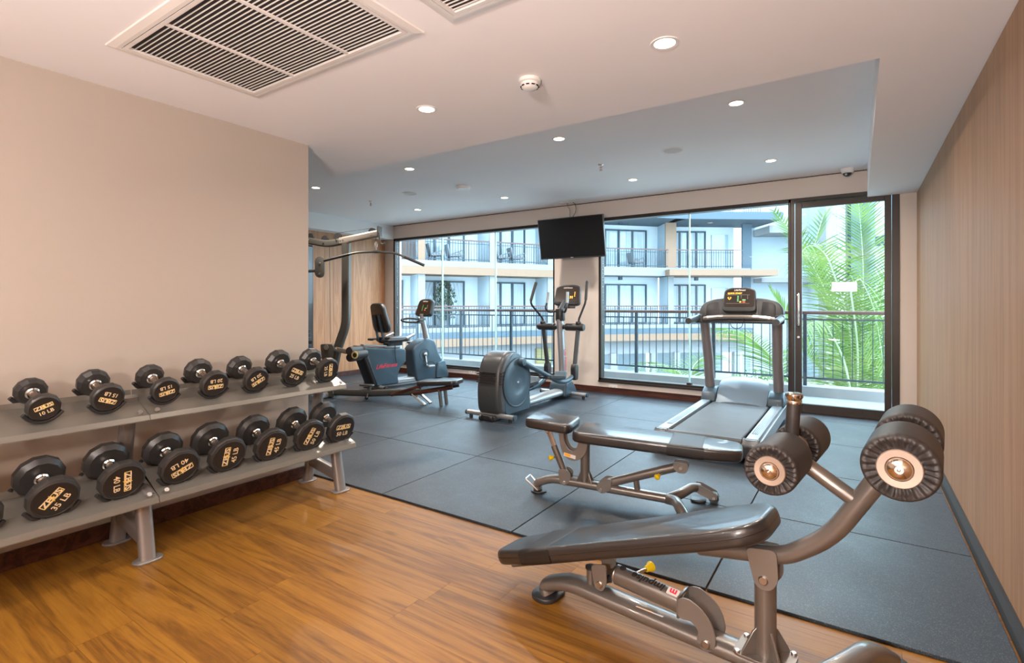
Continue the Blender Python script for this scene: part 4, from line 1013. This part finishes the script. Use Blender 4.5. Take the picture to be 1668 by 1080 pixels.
# ------------------------------------------------------------------ treadmill
T = thing('treadmill', 'grey treadmill with wide console facing the middle window', 'treadmill', (-1.02, 4.2, FZ), PI/2)   # x forward, y to the left
B().slab(filc([(.06,-.385),(2.05,-.385),(2.08,-.30),(2.08,.30),(2.05,.385),(.06,.385)], .03), .045, .135, 'xy', .010, 2).build('deck_frame', M['cfitd'], T)
B().box(.085,1.80,-.275,.275,.150,.176).build('running_belt', M['belt'], T, bevel=.010, ang=60)
for s in (-1, 1):
    P = [(.09,.14),(.09,.182),(1.75,.190),(1.75,.14)]
    B().slab(P, s*.300, s*.388, 'xz', .005, 2).build('side_rail', M['tdeck'], T)
    B().slab([(.10,.05),(.10,.150),(2.0,.16),(2.0,.05)], s*.386, s*.400, 'xz', .003, 1).build('side_skirt', M['cfits'], T)
    g = B()
    for k in range(4): g.box(.30,1.15, s*(.318+.013*k)-.003, s*(.318+.013*k)+.003, .1845, .1895)
    g.build('grip_strips', M['tdeck'], T, smooth=False)
    B().slab(filc([(.035,.045),(.035,.150),(.11,.186),(.13,.186),(.13,.045)], .02), s*.282, s*.402, 'xz', .006, 2).build('end_cap', M['cfitd'], T)
    B().slab(rrect(.05,.06,.01,2,.12,s*.34), 0, .05, 'xy', 0).build('foot', M['cfitb'], T)
    B().slab(rrect(.05,.06,.01,2,1.95,s*.34), 0, .05, 'xy', 0).build('foot', M['cfitb'], T)
    # upright shoe
    B().slab(filc([(1.62,.17),(1.66,.26),(1.76,.315),(1.90,.31),(2.02,.24),(2.06,.15)], .03), s*.250, s*.400, 'xz', .018, 3).build('upright_shoe', M['cfit'], T)
    B().tube([(1.83,s*.342,.22),(1.72,s*.338,.62),(1.60,s*.350,1.04)], 1, prof=[(a*.052, b*.050) for a, b in rrect(2,2,.9,6)], up=(0,1,0)).build('upright', M['tup'], T)
    # handlebar side piece
    tubes(T, 'side_handle', 'cfit', fil([(1.13,s*.395,1.052),(1.40,s*.395,1.068),(1.62,s*.39,1.085)], .05), .033, n=18)
    B().lathe([(0,0),(.030,0),(.033,.010),(.033,.022),(0,.022)], (1.112,s*.395,1.051), (1,0,.05), 20).build('handle_cap', M['cfitd'], T)
    B().slab(rrect(.085,.085,.02,3,s*.385,1.065), 1.46, 1.51, 'yz', .006).build('handle_clamp', M['cfitb'], T)
B().tube(fil([(.09,-.28,.14),(.09,.28,.14)], .01), .045, 18).build('rear_roller', M['cfitb'], T)
# motor hood
rings = []
for u, z, w in ((1.60,.176,.250),(1.66,.215,.253),(1.75,.300,.256),(1.84,.372,.250),(1.94,.405,.235),(2.03,.375,.225),(2.08,.25,.22),(2.09,.10,.22)):
    rings.append([(u, -w, max(.1, z-.05)), (u, -w*.97, z-.012), (u, -w*.6, z+.012), (u, 0, z+.018), (u, w*.6, z+.012), (u, w*.97, z-.012), (u, w, max(.1, z-.05)), (u+.001, w, .08), (u+.001, -w, .08)])
B().loft(rings).build('motor_hood', M['hood'], T, ang=50)
# cross bar and lower tray
tubes(T, 'front_bar', 'gunl', fil([(1.50,-.385,1.062),(1.49,-.15,1.088),(1.49,.15,1.088),(1.50,.385,1.062)], .12, 6), .022, n=14)
for s in (-1,1): B().tube([(1.493,s*.14,1.089),(1.497,s*.30,1.074)], .0235, 14).build('pulse_sensor', M['steel'], T)
B().slab(filc([(1.50,1.02),(1.50,1.06),(1.56,1.085),(1.74,1.085),(1.74,1.03)], .02), -.37, .37, 'xz', .012, 3).build('lower_tray', M['cfitd'], T)
# wing console
Cm = Matrix.Translation((1.60,0,1.07)) @ Matrix.Rotation(dg(14), 4, 'Y')
wing = filc([(-.405,0),(-.405,.105),(-.36,.170),(-.26,.208),(-.10,.222),(.10,.222),(.26,.208),(.36,.170),(.405,.105),(.405,0)], .05, 4)
B(Cm).slab(wing, -.02, .055, 'yz', .014, 3).build('console_body', M['cfitd'], T, ang=50)
B(Cm).slab([(p[0]*1.012, p[1]*1.03) for p in wing], .012, .062, 'yz', .014, 3).build('console_rim', M['cfit'], T, ang=50)
for s in (-1,1):
    B(Cm).slab(filc([(s*.20,.01),(s*.335,.01),(s*.335,.13),(s*.31,.165),(s*.21,.178)], .02, 3), -.024, -.010, 'yz', .004, 2).build('cup_pocket', M['cfitb'], T)
B(Cm).slab(rrect(.36,.070,.01,3,0,.042), -.026, -.01, 'yz', .004, 2).build('reading_rack', M['cfitd'], T)
Dm = Matrix.Translation((1.545,0,1.155)) @ Matrix.Rotation(dg(18), 4, 'Y')
B(Dm).slab(filc([(-.165,.0),(-.150,.225),(-.08,.250),(.08,.250),(.150,.225),(.165,.0),(.12,-.015),(-.12,-.015)], .035, 4), -.012, .055, 'yz', .012, 3).build('display_housing', M['cfitd'], T, ang=50)
disp = B(Dm).slab(filc([(-.148,.035),(-.138,.210),(-.07,.232),(.07,.232),(.138,.210),(.148,.035)], .02, 3), -.0145, -.010, 'yz', .001, 1).build('display_panel', M['scr'], T)
def FT(v, z, e=-.0152): return Dm @ mat4((e, v, z), (0,-1,0), (0,0,1))
B().text('LifeFitness', .026, FT(0,.215), bold=.03, shear=.35).build('brand_lettering', M['lcd'], disp, smooth=False)
B().text('QUICK START', .022, FT(.045,.180), bold=.04).build('message_lettering', M['amber'], disp, smooth=False)
def flat(Mx, poly, m, name, par):
    b = B(); b.v = [Mx@Vector((p[0],p[1],.0006)) for p in poly]; b.f = [list(range(len(poly)))]; return b.build(name, M[m], par, smooth=False)
def heart(r): return [(r*.95*(math.sin(t)**3), r*(.8*math.cos(t)-.32*math.cos(2*t)-.12*math.cos(3*t))) for t in [2*PI*k/24 for k in range(24)]]
hp = heart(.019); hq = heart(.011)
flat(FT(.095,.128), hp, 'amber', 'heart_symbol', disp); flat(FT(.095,.130,-.0158), hq, 'scr', 'heart_symbol', disp)
for k in range(4): flat(FT(.012,.148-.017*k), rrect(.015,.006,.002,2), 'green', 'green_key', disp)
for k in range(3):
    B().text(('8','3','1')[k], .013, FT(-.018,.152-.014*k)).build('digit', M['lcd'], disp, smooth=False)
    B().text(('6','5','2')[k], .013, FT(-.080,.152-.014*k)).build('digit', M['lcd'], disp, smooth=False)
flat(FT(-.046,.108), rrect(.032,.010,.003,2), 'green', 'start_key', disp)
flat(FT(-.046,.086), rrect(.026,.014,.003,2), 'redled', 'stop_key', disp)
flat(FT(-.012,.087), circ(.009,16), 'amber', 'amber_key', disp)
b = B(Dm)
for q in ((-.10,.125,.070,.0712),(-.10,.125,.163,.1642)): b.add([(-.0156,q[0],q[2]),(-.0156,q[1],q[2]),(-.0156,q[1],q[3]),(-.0156,q[0],q[3])], [(0,1,2,3)])
b.build('panel_rule', M['lcd'], disp, smooth=False)
B().text('RIGHT', .010, Cm @ mat4((-.0265,-.055,.072),(0,-1,0),(0,0,1))).build('small_lettering', M['lcd'], T, smooth=False)
B(Cm).slab(rrect(.075,.018,.006,3,.02,.015), -.034, -.024, 'yz', .002, 1).build('stop_magnet', M['orange'], T)
tubes(T, 'safety_cord', 'cfitb', fil([(1.545,.085,1.10),(1.46,.080,1.075),(1.465,.055,.985),(1.465,.01,.965),(1.465,-.045,.985),(1.46,-.065,1.075),(1.545,-.070,1.10)], .05, 5), .0035, n=6)

# ------------------------------------------------------------------ elliptical trainer
E_ = thing('elliptical_trainer', 'grey elliptical trainer with round side disc, in front of the wall between the windows', 'elliptical trainer', (-3.22, 4.40, FZ), dg(90))
sh = filc([(-.02,.045),(-.045,.30),(-.01,.54),(.06,.665),(.17,.715),(.30,.715),(.42,.66),(.50,.55),(.55,.40),(.59,.045)], .10, 5)
B().slab(sh, -.150, .150, 'xz', .055, 5).build('rear_shroud', M['cfitd'], E_, ang=60)
side = filc([(.075,.05),(.075,.48),(.13,.62),(.23,.695),(.32,.690),(.43,.63),(.505,.50),(.545,.36),(.582,.05)], .06, 4)
for s in (-1, 1):
    B().slab(side, s*.128, s*.156, 'xz', .010, 3).build('side_panel', M['cfit'], E_, ang=50)
    dk = B().lathe([(.262,.0),(.262,.160),(.256,.164),(.250,.162),(.244,.164),(.13,.168),(.125,.166),(.03,.167),(0,.168)], (.30,0,.375), (0,s,0), 56).build('disc', M['cfit'], E_, ang=30)
    B().lathe([(.262,.158),(.268,.158),(.268,.1615),(.262,.1615)], (.30,0,.375), (0,s,0), 56).build('disc_groove', M['cfitb'], dk)
    B().lathe([(0,.168),(.014,.168),(.012,.173),(0,.174)], (.30,0,.375), (0,s,0), 20).build('centre_cap', M['steel'], dk)
    v = B()
    for k in range(5): v.cbox((.025,s*.150,.505-.028*k), (.085,.012,.010))
    v.build('side_vents', M['dark'], E_)
v = B()
for k in range(5): v.cbox((-.030+abs(2-k)*.002,0,.505-.028*k), (.03,.20,.010))
v.build('rear_vents', M['dark'], E_)
B().slab(rrect(.20,.06,.02,3,0,.03), -.05, .10, 'yz', .01).build('rear_skirt', M['cfitb'], E_)
for s in (-1,1): B().lathe([(0,0),(.030,0),(.030,.022),(0,.022)], (-.045,s*.06,.030), (0,s,0), 20).build('transport_wheel', M['cfitb'], E_)
for u, h in ((.02,.305),(1.66,.335)):
    tubes(E_, 'stabiliser', 'cfits', [(u,-h,.055),(u,h,.055)], .026, n=18)
    for s in (-1,1):
        B().lathe([(.026,0),(.029,.002),(.029,.020),(0,.024)], (u,s*(h-.006),.055), (0,s,0), 18).build('end_cap', M['cfit'], E_)
        B().cyl((u,s*(h-.05),0),(u,s*(h-.05),.04),.020,n=14).build('levelling_foot', M['cfitb'], E_)
B().tube([(.50,0,.085),(1.60,0,.085)], 1, prof=[(a*.095, b*.045) for a, b in rrect(2,2,.9,6)], up=(0,0,1)).build('base_beam', M['cfits'], E_)
B().slab(filc([(1.46,.03),(1.50,.20),(1.56,.235),(1.68,.235),(1.80,.10),(1.83,.03)], .04), -.125, .125, 'xz', .03, 4).build('front_shroud', M['cfit'], E_, ang=50)
B().tube([(1.66,0,.15),(1.61,0,.60),(1.56,0,1.03)], 1, prof=[(a*.062, b*.045) for a, b in rrect(2,2,.95,7)], up=(0,1,0)).build('mast', M['cfits'], E_)
mtx = mat4((1.590,-.047,.50), (-.10,0,1), (1,0,.10)); 
B().text('Life Fitness', .062, mat4((1.618,-.048,.50), Vector((.11,0,-1)), Vector((1,.0,.11))) , bold=.02, depth=.0005, shear=.2).build('mast_lettering', M['red'], E_, smooth=False)
B().lathe([(.060,0),(.064,.02),(.064,.14),(.058,.155),(0,.155)], (1.565,0,1.005), (-.04,0,1), 24).build('mast_collar', M['cfitb'], E_)
tubes(E_, 'pivot_axle', 'cfitb', [(1.57,-.20,.925),(1.57,.20,.925)], .030, n=18)
for s, lo, be, tp in ((-1,(1.45,-.265,.42),(1.60,-.345,1.245),(1.665,-.335,1.505)), (1,(1.68,.255,.39),(1.385,.350,1.235),(1.49,.325,1.50))):
    y0 = s*.075; y1 = s*.345
    B().lathe([(.038,0),(.047,.012),(.047,.24),(.040,.262),(0,.265)], (1.57,s*.075,.925), (0,s,0), 24).build('pivot_pod', M['cfitb'], E_)
    tubes(E_, 'swing_arm', 'cfitd', [lo, (1.57,s*.255,.90)], .030, n=18)
    B().lathe([(.034,0),(.040,.01),(.040,.030),(.030,.045),(0,.045)], (1.57,s*.262,.955), (0,0,1), 18).build('arm_socket', M['cfitb'], E_)
    ar = fil([(1.57,s*.262,.98),(1.57,s*.265,1.03),be,tp], .06, 6)
    tubes(E_, 'moving_handle', 'cfitb', ar, .0135, n=12)
    bv, tv_ = Vector(be), Vector(tp); g0 = bv.lerp(tv_, .12)
    B().tube([g0, g0.lerp(tv_,.5), tv_], [.019,.020,.021], 16).build('hand_grip', M['foam'], E_)
    B().ball(tp, .021, 14, 8).build('grip_end', M['foam'], E_)
    # link knuckle
    lo_ = Vector(lo)
    B().slab(filc([(lo[0]-.045,lo[2]-.15),(lo[0]-.05,lo[2]+.0),(lo[0]-.03,lo[2]+.05),(lo[0]+.03,lo[2]+.05),(lo[0]+.05,lo[2]),(lo[0]+.035,lo[2]-.15)], .02), lo[1]-.035, lo[1]+.035, 'xz', .012, 3).build('knuckle', M['cfitb'], E_, ang=50)
    # pedal arm from crank to knuckle
    if s < 0: crank = (.33,-.20,.595); path = [crank, (1.12,-.215,.285), (1.30,-.235,.262), (1.45,-.255,.33)]; pp = (.98,-.215,.345); pt = .28
    else: crank = (.25,.20,.150); path = [crank, (1.10,.215,.150), (1.42,.225,.175), (1.68,.25,.27)]; pp = (1.06,.215,.215); pt = -.02
    tubes(E_, 'pedal_arm', 'cfit', fil(path, .15, 8), .029, n=18)
    B().lathe([(0,-.05),(.040,-.05),(.042,.0),(.040,.030),(0,.034)], (crank[0],crank[1],crank[2]), (0,s,0), 22).build('crank_boss', M['cfit'], E_)
    Pp = Matrix.Translation(pp) @ Matrix.Rotation(pt*.45, 4, 'Y')
    B(Pp).slab(filc([(-.20,-.075),(.15,-.075),(.20,-.03),(.20,.05),(.15,.085),(-.20,.085)], .04), -.012, .012, 'xy', .006, 2).build('pedal', M['cfitb'], E_)
    B(Pp).slab(filc([(.10,-.01),(.20,-.01),(.23,.08),(.20,.085),(.17,.03)], .015), -.07, .08, 'xz', .006, 2).build('toe_guard', M['cfit'], E_)
    for q in (-.072,.08): B(Pp).box(-.19,.17,q-.006,q+.006,0,.035).build('pedal_edge', M['cfitb'], E_, bevel=.004)
    # fixed handle with pulse grip
    fh = fil([(1.555,s*.04,1.13),(1.47,s*.12,1.115),(1.44,s*.155,1.17),(1.47,s*.150,1.22),(1.50,s*.140,1.375)], .05, 6)
    tubes(E_, 'fixed_handle', 'cfitb', fh, .0135, n=12)
    B().tube([(1.473,s*.149,1.235),(1.50,s*.140,1.375)], .018, 14).build('pulse_grip', M['cfits'], E_)
Cm = Matrix.Translation((1.72,-.01,1.215)) @ Matrix.Rotation(dg(9), 4, 'Z') @ Matrix.Rotation(dg(20), 4, 'Y') @ Matrix.Diagonal((1,1.22,1.08,1))
B(Cm).slab(filc([(-.150,.01),(-.140,.235),(-.07,.262),(.07,.262),(.140,.235),(.150,.01),(.11,-.01),(-.11,-.01)], .04, 4), -.012, .05, 'yz', .014, 3).build('console', M['cfitb'], E_, ang=50)
disp = B(Cm).slab(filc([(-.135,.03),(-.125,.220),(-.06,.245),(.06,.245),(.125,.220),(.135,.03)], .02, 3), -.0145, -.010, 'yz', .001, 1).build('display_panel', M['scr'], E_)
def FE(v, z, e=-.0152): return Cm @ mat4((e, v, z), (0,-1,0), (0,0,1))
B().text('LifeFitness', .024, FE(0,.215), bold=.02, shear=.35).build('brand_lettering', M['lcd'], disp, smooth=False)
B().text('31', .042, FE(-.050,.090), bold=.04).build('digits', M['amber'], disp, smooth=False)
for k in range(4): flat(FE(-.085,.105+.017*k), rrect(.012,.008,.002,2), 'amber', 'key_light', disp)
B(Cm).box(-.006,.02,-.10,.10,-.045,-.012).build('console_tray', M['cfitb'], E_, bevel=.004)
tubes(E_, 'console_neck', 'cfitb', [(1.56,0,1.14),(1.69,0,1.26)], .032, n=14)

# ------------------------------------------------------------------ recumbent bike
K = thing('recumbent_bike', 'blue-grey recumbent exercise bike by the left window', 'exercise bike', (-5.80, 5.2, FZ), dg(81))
B().slab(filc([(-.13,.05),(-.34,.57),(-.33,.625),(.40,.555),(.40,.36),(.30,.28),(.255,.17),(.275,.05)], .04, 4), -.125, .125, 'xz', .022, 4).build('seat_shroud', M['cfit'], K, ang=50)
B().slab(filc([(-.15,.05),(-.36,.57),(-.35,.640),(-.27,.63),(-.25,.57),(-.07,.05)], .03, 4), -.128, .128, 'xz', .03, 4).build('rear_trim', M['cfitb'], K, ang=50)
B().slab([(-.27,.628),(.36,.568),(.36,.60),(-.27,.655)], -.045, .045, 'xz', .008, 2).build('seat_rail', M['cfits'], K)
B().slab(filc([(.60,.04),(.52,.54),(.60,.61),(.80,.70),(.95,.66),(1.03,.45),(1.13,.30),(1.18,.04)], .05, 4), -.120, .120, 'xz', .030, 4).build('front_shroud', M['cfit'], K, ang=50)
B().slab(filc([(.96,.06),(.98,.30),(1.14,.33),(1.22,.10),(1.20,.05)], .03, 4), -.140, .140, 'xz', .015, 3).build('front_cowl', M['cfitd'] if False else M['cfit'], K, ang=50)
B().lathe([(0,.118),(.095,.118),(.093,.126),(.080,.126),(.078,.122),(0,.122)], (.745,0,.445), (0,-1,0), 36).build('crank_recess', M['cfit'], K)
B().box(-.05,1.0,-.085,.085,.035,.115).build('base_beam', M['cfits'], K, bevel=.02, ang=60)
for u, h in ((-.05,.26),(1.10,.27)):
    tubes(K, 'stabiliser', 'cfits', [(u,-h,.032),(u,h,.032)], .026, n=16)
    for s in (-1,1): B().lathe([(.028,0),(.028,.03),(0,.034)], (u,s*(h-.01),.032), (0,s,0), 16).build('end_cap', M['cfitb'], K)
tubes(K, 'mast', 'cfits', [(.88,0,.66),(.81,0,.94),(.785,0,1.07)], [.050,.040,.036], n=18)
Cm = Matrix.Translation((.80,0,1.045)) @ Matrix.Rotation(dg(20), 4, 'Y') @ Matrix.Diagonal((1,1.15,1.05,1))
B(Cm).slab(filc([(-.165,.01),(-.150,.235),(-.07,.262),(.07,.262),(.150,.235),(.165,.01),(.12,-.012),(-.12,-.012)], .04, 4), -.02, .05, 'yz', .016, 3).build('console', M['cfitb'], K, ang=50)
disp = B(Cm).slab(filc([(-.140,.025),(-.128,.220),(-.06,.245),(.06,.245),(.128,.220),(.140,.025)], .02, 3), -.0235, -.018, 'yz', .001, 1).build('display_panel', M['scr'], K)
def FK(v, z, e=-.0242): return Cm @ mat4((e, v, z), (0,-1,0), (0,0,1))
B().text('LifeFitness', .026, FK(0,.215), bold=.03, shear=.35).build('brand_lettering', M['lcd'], disp, smooth=False)
for k in range(5):
    flat(FK(.02,.155-.020*k), rrect(.010,.007,.002,2), 'green', 'green_key', disp)
    if k < 3: flat(FK(-.075,.150-.020*k), rrect(.008,.010,.002,2), 'lcd', 'white_key', disp)
flat(FK(-.045,.105), rrect(.016,.010,.003,2), 'green', 'start_key', disp); flat(FK(-.042,.078), rrect(.026,.014,.004,2), 'redled', 'stop_key', disp)
hb = fil([(.80,-.05,.985),(.66,-.20,1.000),(.55,-.245,.975),(.57,-.15,.945),(.74,-.06,.935)], .06, 6)
for s in (1,-1): tubes(K, 'console_handle', 'cfitb', [(p[0], p[1]*s, p[2]) for p in hb], .016, n=12)
tubes(K, 'crank_arm', 'chrome', [(.745,-.135,.450),(.760,-.150,.285)], .014, n=12)
B().lathe([(0,0),(.030,0),(.030,.022),(0,.026)], (.745,-.128,.450), (0,-1,0), 20).build('crank_hub', M['chrome'], K)
B().slab(rrect(.13,.085,.02,3,.80,-.20), .255, .285, 'xy', .008, 2).build('pedal', M['cfits'], K)
B().tube(fil([(.74,-.16,.285),(.78,-.155,.33),(.86,-.19,.33),(.87,-.245,.285)], .03), .007, 8).build('pedal_strap', M['cfitb'], K)
tubes(K, 'crank_arm', 'chrome', [(.745,.13,.450),(.73,.150,.60)], .012, n=12); B().slab(rrect(.13,.085,.02,3,.73,.20), .60, .63, 'xy', .008, 2).build('pedal', M['cfitb'], K)
# seat
St = Matrix.Translation((.26,0,.665))
B(St).slab(filc([(-.20,-.19),(.16,-.17),(.22,-.11),(.22,.11),(.16,.17),(-.20,.19)], .06, 5), 0, .075, 'xy', .025, 4).build('seat_pad', M['vinyl'], K, ang=50)
B(St).box(-.14,.12,-.06,.06,-.06,.0).build('seat_carriage', M['cfitb'], K, bevel=.006)
Sb = Matrix.Translation((.045,0,.80)) @ Matrix.Rotation(dg(-14), 4, 'Y')
B(Sb).slab(filc([(-.17,0),(-.20,.10),(-.155,.40),(-.10,.44),(.10,.44),(.155,.40),(.20,.10),(.17,0)], .05, 4), 0, .070, 'yz', .024, 4).build('back_pad', M['vinyl'], K, ang=50)
for s in (-1,1):
    B().tube(fil([(.18,s*.07,.655),(.055,s*.07,.665),(-.045,s*.07,1.06)], .04), 1, prof=[(a*.018, b*.010) for a, b in RECT], up=(0,1,0)).build('back_frame', M['cfit'], K)
    tubes(K, 'seat_handle', 'cfitb', fil([(-.02,s*.12,.70),(-.02,s*.26,.70),(.25,s*.27,.70),(.44,s*.27,.775)], .05), .016, n=12)
    B().tube([(.30,s*.27,.722),(.44,s*.27,.775)], .020, 12).build('pulse_grip', M['cfits'], K)
B().text('LifeFitness', .085, mat4((.055,-.1262,.33), (1,0,.04), (0,0,1)), bold=.01, shear=.4, depth=.0004).build('side_lettering', M['red'], K, smooth=False)
tubes(K, 'seat_strap', 'cfitb', fil([(.20,-.13,.66),(.19,-.145,.50),(.20,-.145,.42),(.215,-.15,.36)], .05), .006, n=6)

# ------------------------------------------------------------------ cable machine (mostly behind the partition)
G = thing('cable_machine', 'grey lat pulldown cable machine with low bench in front of the oak panelled wall', 'weight machine', (-5.72, 4.33, FZ), dg(15))
SEC = rrect(2,2,.6,4)
def bar(name, m, pts, a, b, up=(0,1,0), r=.05, n=5):
    return B().tube(fil(pts, r, n), 1, prof=[(p*a, q*b) for p, q in SEC], up=up).build(name, M[m], G)
bar('column', 'gymm', [(.0,0,.02),(.035,0,.40),(.10,0,.655),(.228,0,.955),(.230,0,2.0)], .055, .040, r=.12)
bar('top_arm', 'gymm', [(-.62,0,2.09),(-.32,0,2.055),(-.05,0,2.005),(.18,0,2.035)], .045, .030, r=.10)
bar('top_arm', 'gyml', [(.14,0,2.035),(.73,0,2.115)], .047, .032)
for u, z in ((-.33,2.105),(-.10,2.065),(.10,2.09),(.62,2.13),):
    B().lathe([(0,-.012),(.055,-.012),(.048,0),(.055,.012),(0,.012)], (u,0,z), (0,1,0), 24).build('pulley', M['cfitb'], G)
    bolt(G, (u,-.040,z-.035), (0,-1,0), .010, .008)
for u, z in ((.16,2.04),(.20,2.045)): bolt(G, (u,-.032,z), (0,-1,0), .009, .006)
B().box(.715,.735,-.045,.045,2.07,2.20).build('arm_end_plate', M['gymm'], G, bevel=.003)
tubes(G, 'bar_hook', 'gymm', fil([(.73,-.03,2.12),(.765,-.04,1.98),(.82,-.05,1.965),(.84,-.05,2.0)], .03), .010, n=8)
tubes(G, 'cable', 'cfitb', [(.10,0,2.145),(.62,0,2.186)], .003, n=6)
tubes(G, 'cable', 'cfitb', [(.675,0,2.12),(.675,0,2.02)], .004, n=6)
B().tube([(.675,.0,2.02),(.66,0,1.99),(.662,0,1.945),(.675,0,1.925),(.688,0,1.945),(.69,0,1.99)], .004, 6, closed=True).build('carabiner', M['steel'], G)
# lat bar, roughly parallel to the photograph
lb_ = thing('lat_pulldown_bar', 'long black bent pulldown bar hanging from the cable machine arm', 'bar', (0,0,0))
gm = Matrix.Translation((-5.72, 4.33, FZ)) @ Matrix.Rotation(dg(15), 4, 'Z')
cb0 = gm @ Vector((.675,0,1.885)); dirb = Vector((math.cos(YAW), math.sin(YAW), 0))
lb_.location = cb0
def lbp(s, z, d=0): return dirb*s + Vector((-dirb.y, dirb.x, 0))*d + Vector((0,0,z))
tubes(lb_, 'bar', 'gymm', fil([lbp(-.66,-.115), lbp(-.25,-.012), lbp(0,0), lbp(.25,-.02), lbp(.61,-.175)], .05), .014, n=12)
B().tube([lbp(-.66,-.115), lbp(-.34,-.035)], .018, 12).build('hand_grip', M['foam'], lb_)
B().tube([lbp(.36,-.068), lbp(.61,-.175)], .018, 12).build('hand_grip', M['foam'], lb_)
tubes(lb_, 'eyelet', 'steel', [lbp(0,0), lbp(0,.04)], .008, n=8)
B().tube([lbp(-.03,0), lbp(.03,0)], .021, 12).build('centre_collar', M['gymm'], lb_)
# stadium plate on a stub, cable, peg
Mp = mat4((-.10,-.10,1.70), (math.cos(YAW-dg(15)), math.sin(YAW-dg(15)), 0), (0,0,1))
B(Mp).slab(rrect(.125,.275,.062,7), -.010, .010, 'xy', .003, 2).build('bar_rest_plate', M['gymm'], G)
for z in (-.09,.045): B(Mp).lathe([(0,0),(.016,0),(.012,.010),(0,.012)], (0,z,.010), (0,0,1), 14).build('bolt', M['steel'], G)
tubes(G, 'rest_stub', 'gymm', [(-.10,-.09,1.66),(-.42,.05,1.66)], .020, n=10)
tubes(G, 'cable', 'cfitb', [(-.03,0,1.98),(-.015,0,.72)], .003, n=6)
B().slab(filc([(-.11,.50),(-.13,.70),(.06,.70),(.10,.62),(.03,.40)], .03), -.06, .02, 'xz', .006, 2).build('pulley_plate', M['gymm'], G)
B().lathe([(0,0),(.035,0),(.035,.01),(0,.01)], (-.03,-.07,.66), (0,1,0), 20).build('pulley', M['gyml'], G)
# weight tower
B().slab([(-.78,.03),(-.43,.03),(-.43,2.03),(-.78,2.03)], .16, .175, 'xz', 0).box(-.445,-.43,-.16,.16,.03,2.0).box(-.78,-.765,-.16,.16,.03,2.0).build('tower_shroud', M['cfitd'], G, bevel=.004)
for k in range(14): B().box(-.70,-.42,-.11,.11,.16+.052*k,.205+.052*k).build('weight_plate', M['cfitb'], G, bevel=.004)
for v in (-.07,.07): tubes(G, 'guide_rod', 'steel', [(-.56,v,.10),(-.56,v,2.0)], .010, n=8)
tubes(G, 'side_grip', 'foam', [(-.34,-.10,.745),(-.16,-.20,.73)], .020, n=12)
bar('base_foot', 'cfits', [(-.62,-.42,.04),(-.62,.42,.04)], .035, .035, up=(0,0,1))
bar('base_foot', 'cfits', [(-.05,-.32,.04),(-.05,.32,.04)], .035, .035, up=(0,0,1))
bar('base_beam', 'cfits', [(-.70,0,.075),(.06,0,.075)], .035, .035, up=(0,0,1))
# roller arm
bar('roller_arm', 'gyml', [(.13,-.02,.645),(.48,-.06,.575)], .012, .030, up=(0,1,0)) if False else B().tube([(.115,-.06,.640),(.47,-.07,.585)], 1, prof=[(p*.030, q*.008) for p, q in SEC], up=(0,1,0)).build('roller_arm', M['gyml'], G)
for c_ in ((.115,-.068,.640),): bolt(G, c_, (0,-1,0), .022, .012, 'steel')
for c_, r_ in (((.345,.02,.625),.055), ((.335,.04,.540),.055)):
    B().lathe([(0,-.12),(r_*.9,-.12),(r_,-.10),(r_,.10),(r_*.9,.12),(0,.12)], c_, (0,1,.0), 24).build('leg_roller', M['foam'], G)
B().lathe([(0,-.20),(.047,-.20),(.050,-.185),(.050,.02),(0,.03)], (.475,.04,.585), (0,1,0), 26).build('leg_roller', M['foam'], G)
B().lathe([(.026,-.204),(.046,-.206),(.047,-.200),(.026,-.198)], (.475,.04,.585), (0,1,0), 28).build('roller_ring', M['gold'], G)
B().lathe([(0,-.209),(.028,-.209),(.030,-.2),(0,-.2)], (.475,.04,.585), (0,1,0), 24).build('roller_hub', M['cfitb'], G)
# rail and low bench
bar('bench_rail', 'gymm', [(.0,0,.075),(.60,0,.090),(1.30,0,.150)], .034, .042, up=(0,0,1))
tubes(G, 'adjust_post', 'gymm', [(.575,0,.09),(.575,0,.180)], .022, n=12)
B().slab(rrect(.20,.07,.02,3,.54,0), .178, .200, 'xy', .006, 2).build('adjust_plate', M['gymm'], G)
tubes(G, 'adjust_stem', 'steel', [(.575,-.03,.09),(.575,-.05,.045)], .008, n=8)
B().ball((.575,-.055,.040), .026, 14, 8).build('adjust_knob', M['cfitb'], G)
Sm = Matrix.Translation((1.555,.02,.245)) @ Matrix.Rotation(dg(-4), 4, 'Y')
B(Sm).slab(filc([(-.26,-.13),(.24,-.15),(.28,-.09),(.28,.09),(.24,.15),(-.26,.13)], .05, 4), 0, .060, 'xy', .020, 4).build('bench_pad', M['vinyl'], G, ang=50)
for v in (-.09,.09):
    B().tube([(.95,v,.10),(1.30,v,.215),(1.36,v,.22)], 1, prof=[(p*.008, q*.018) for p, q in SEC], up=(0,0,1)).build('bench_bracket', M['base'], G)
    B().tube([(1.22,v,.125),(1.78,v,.235)], 1, prof=[(p*.008, q*.020) for p, q in SEC], up=(0,0,1)).build('bench_bracket', M['base'], G)
    B().tube([(1.24,v*.8,.13),(1.41,v*.8,.006)], 1, prof=[(p*.034, q*.008) for p, q in SEC], up=(0,0,1)).build('bench_leg', M['gyml'], G)
    B().tube([(1.60,v*.8,.20),(1.625,v*.8,.004)], 1, prof=[(p*.034, q*.012) for p, q in SEC], up=(1,0,0)).build('bench_leg', M['gymm'], G)
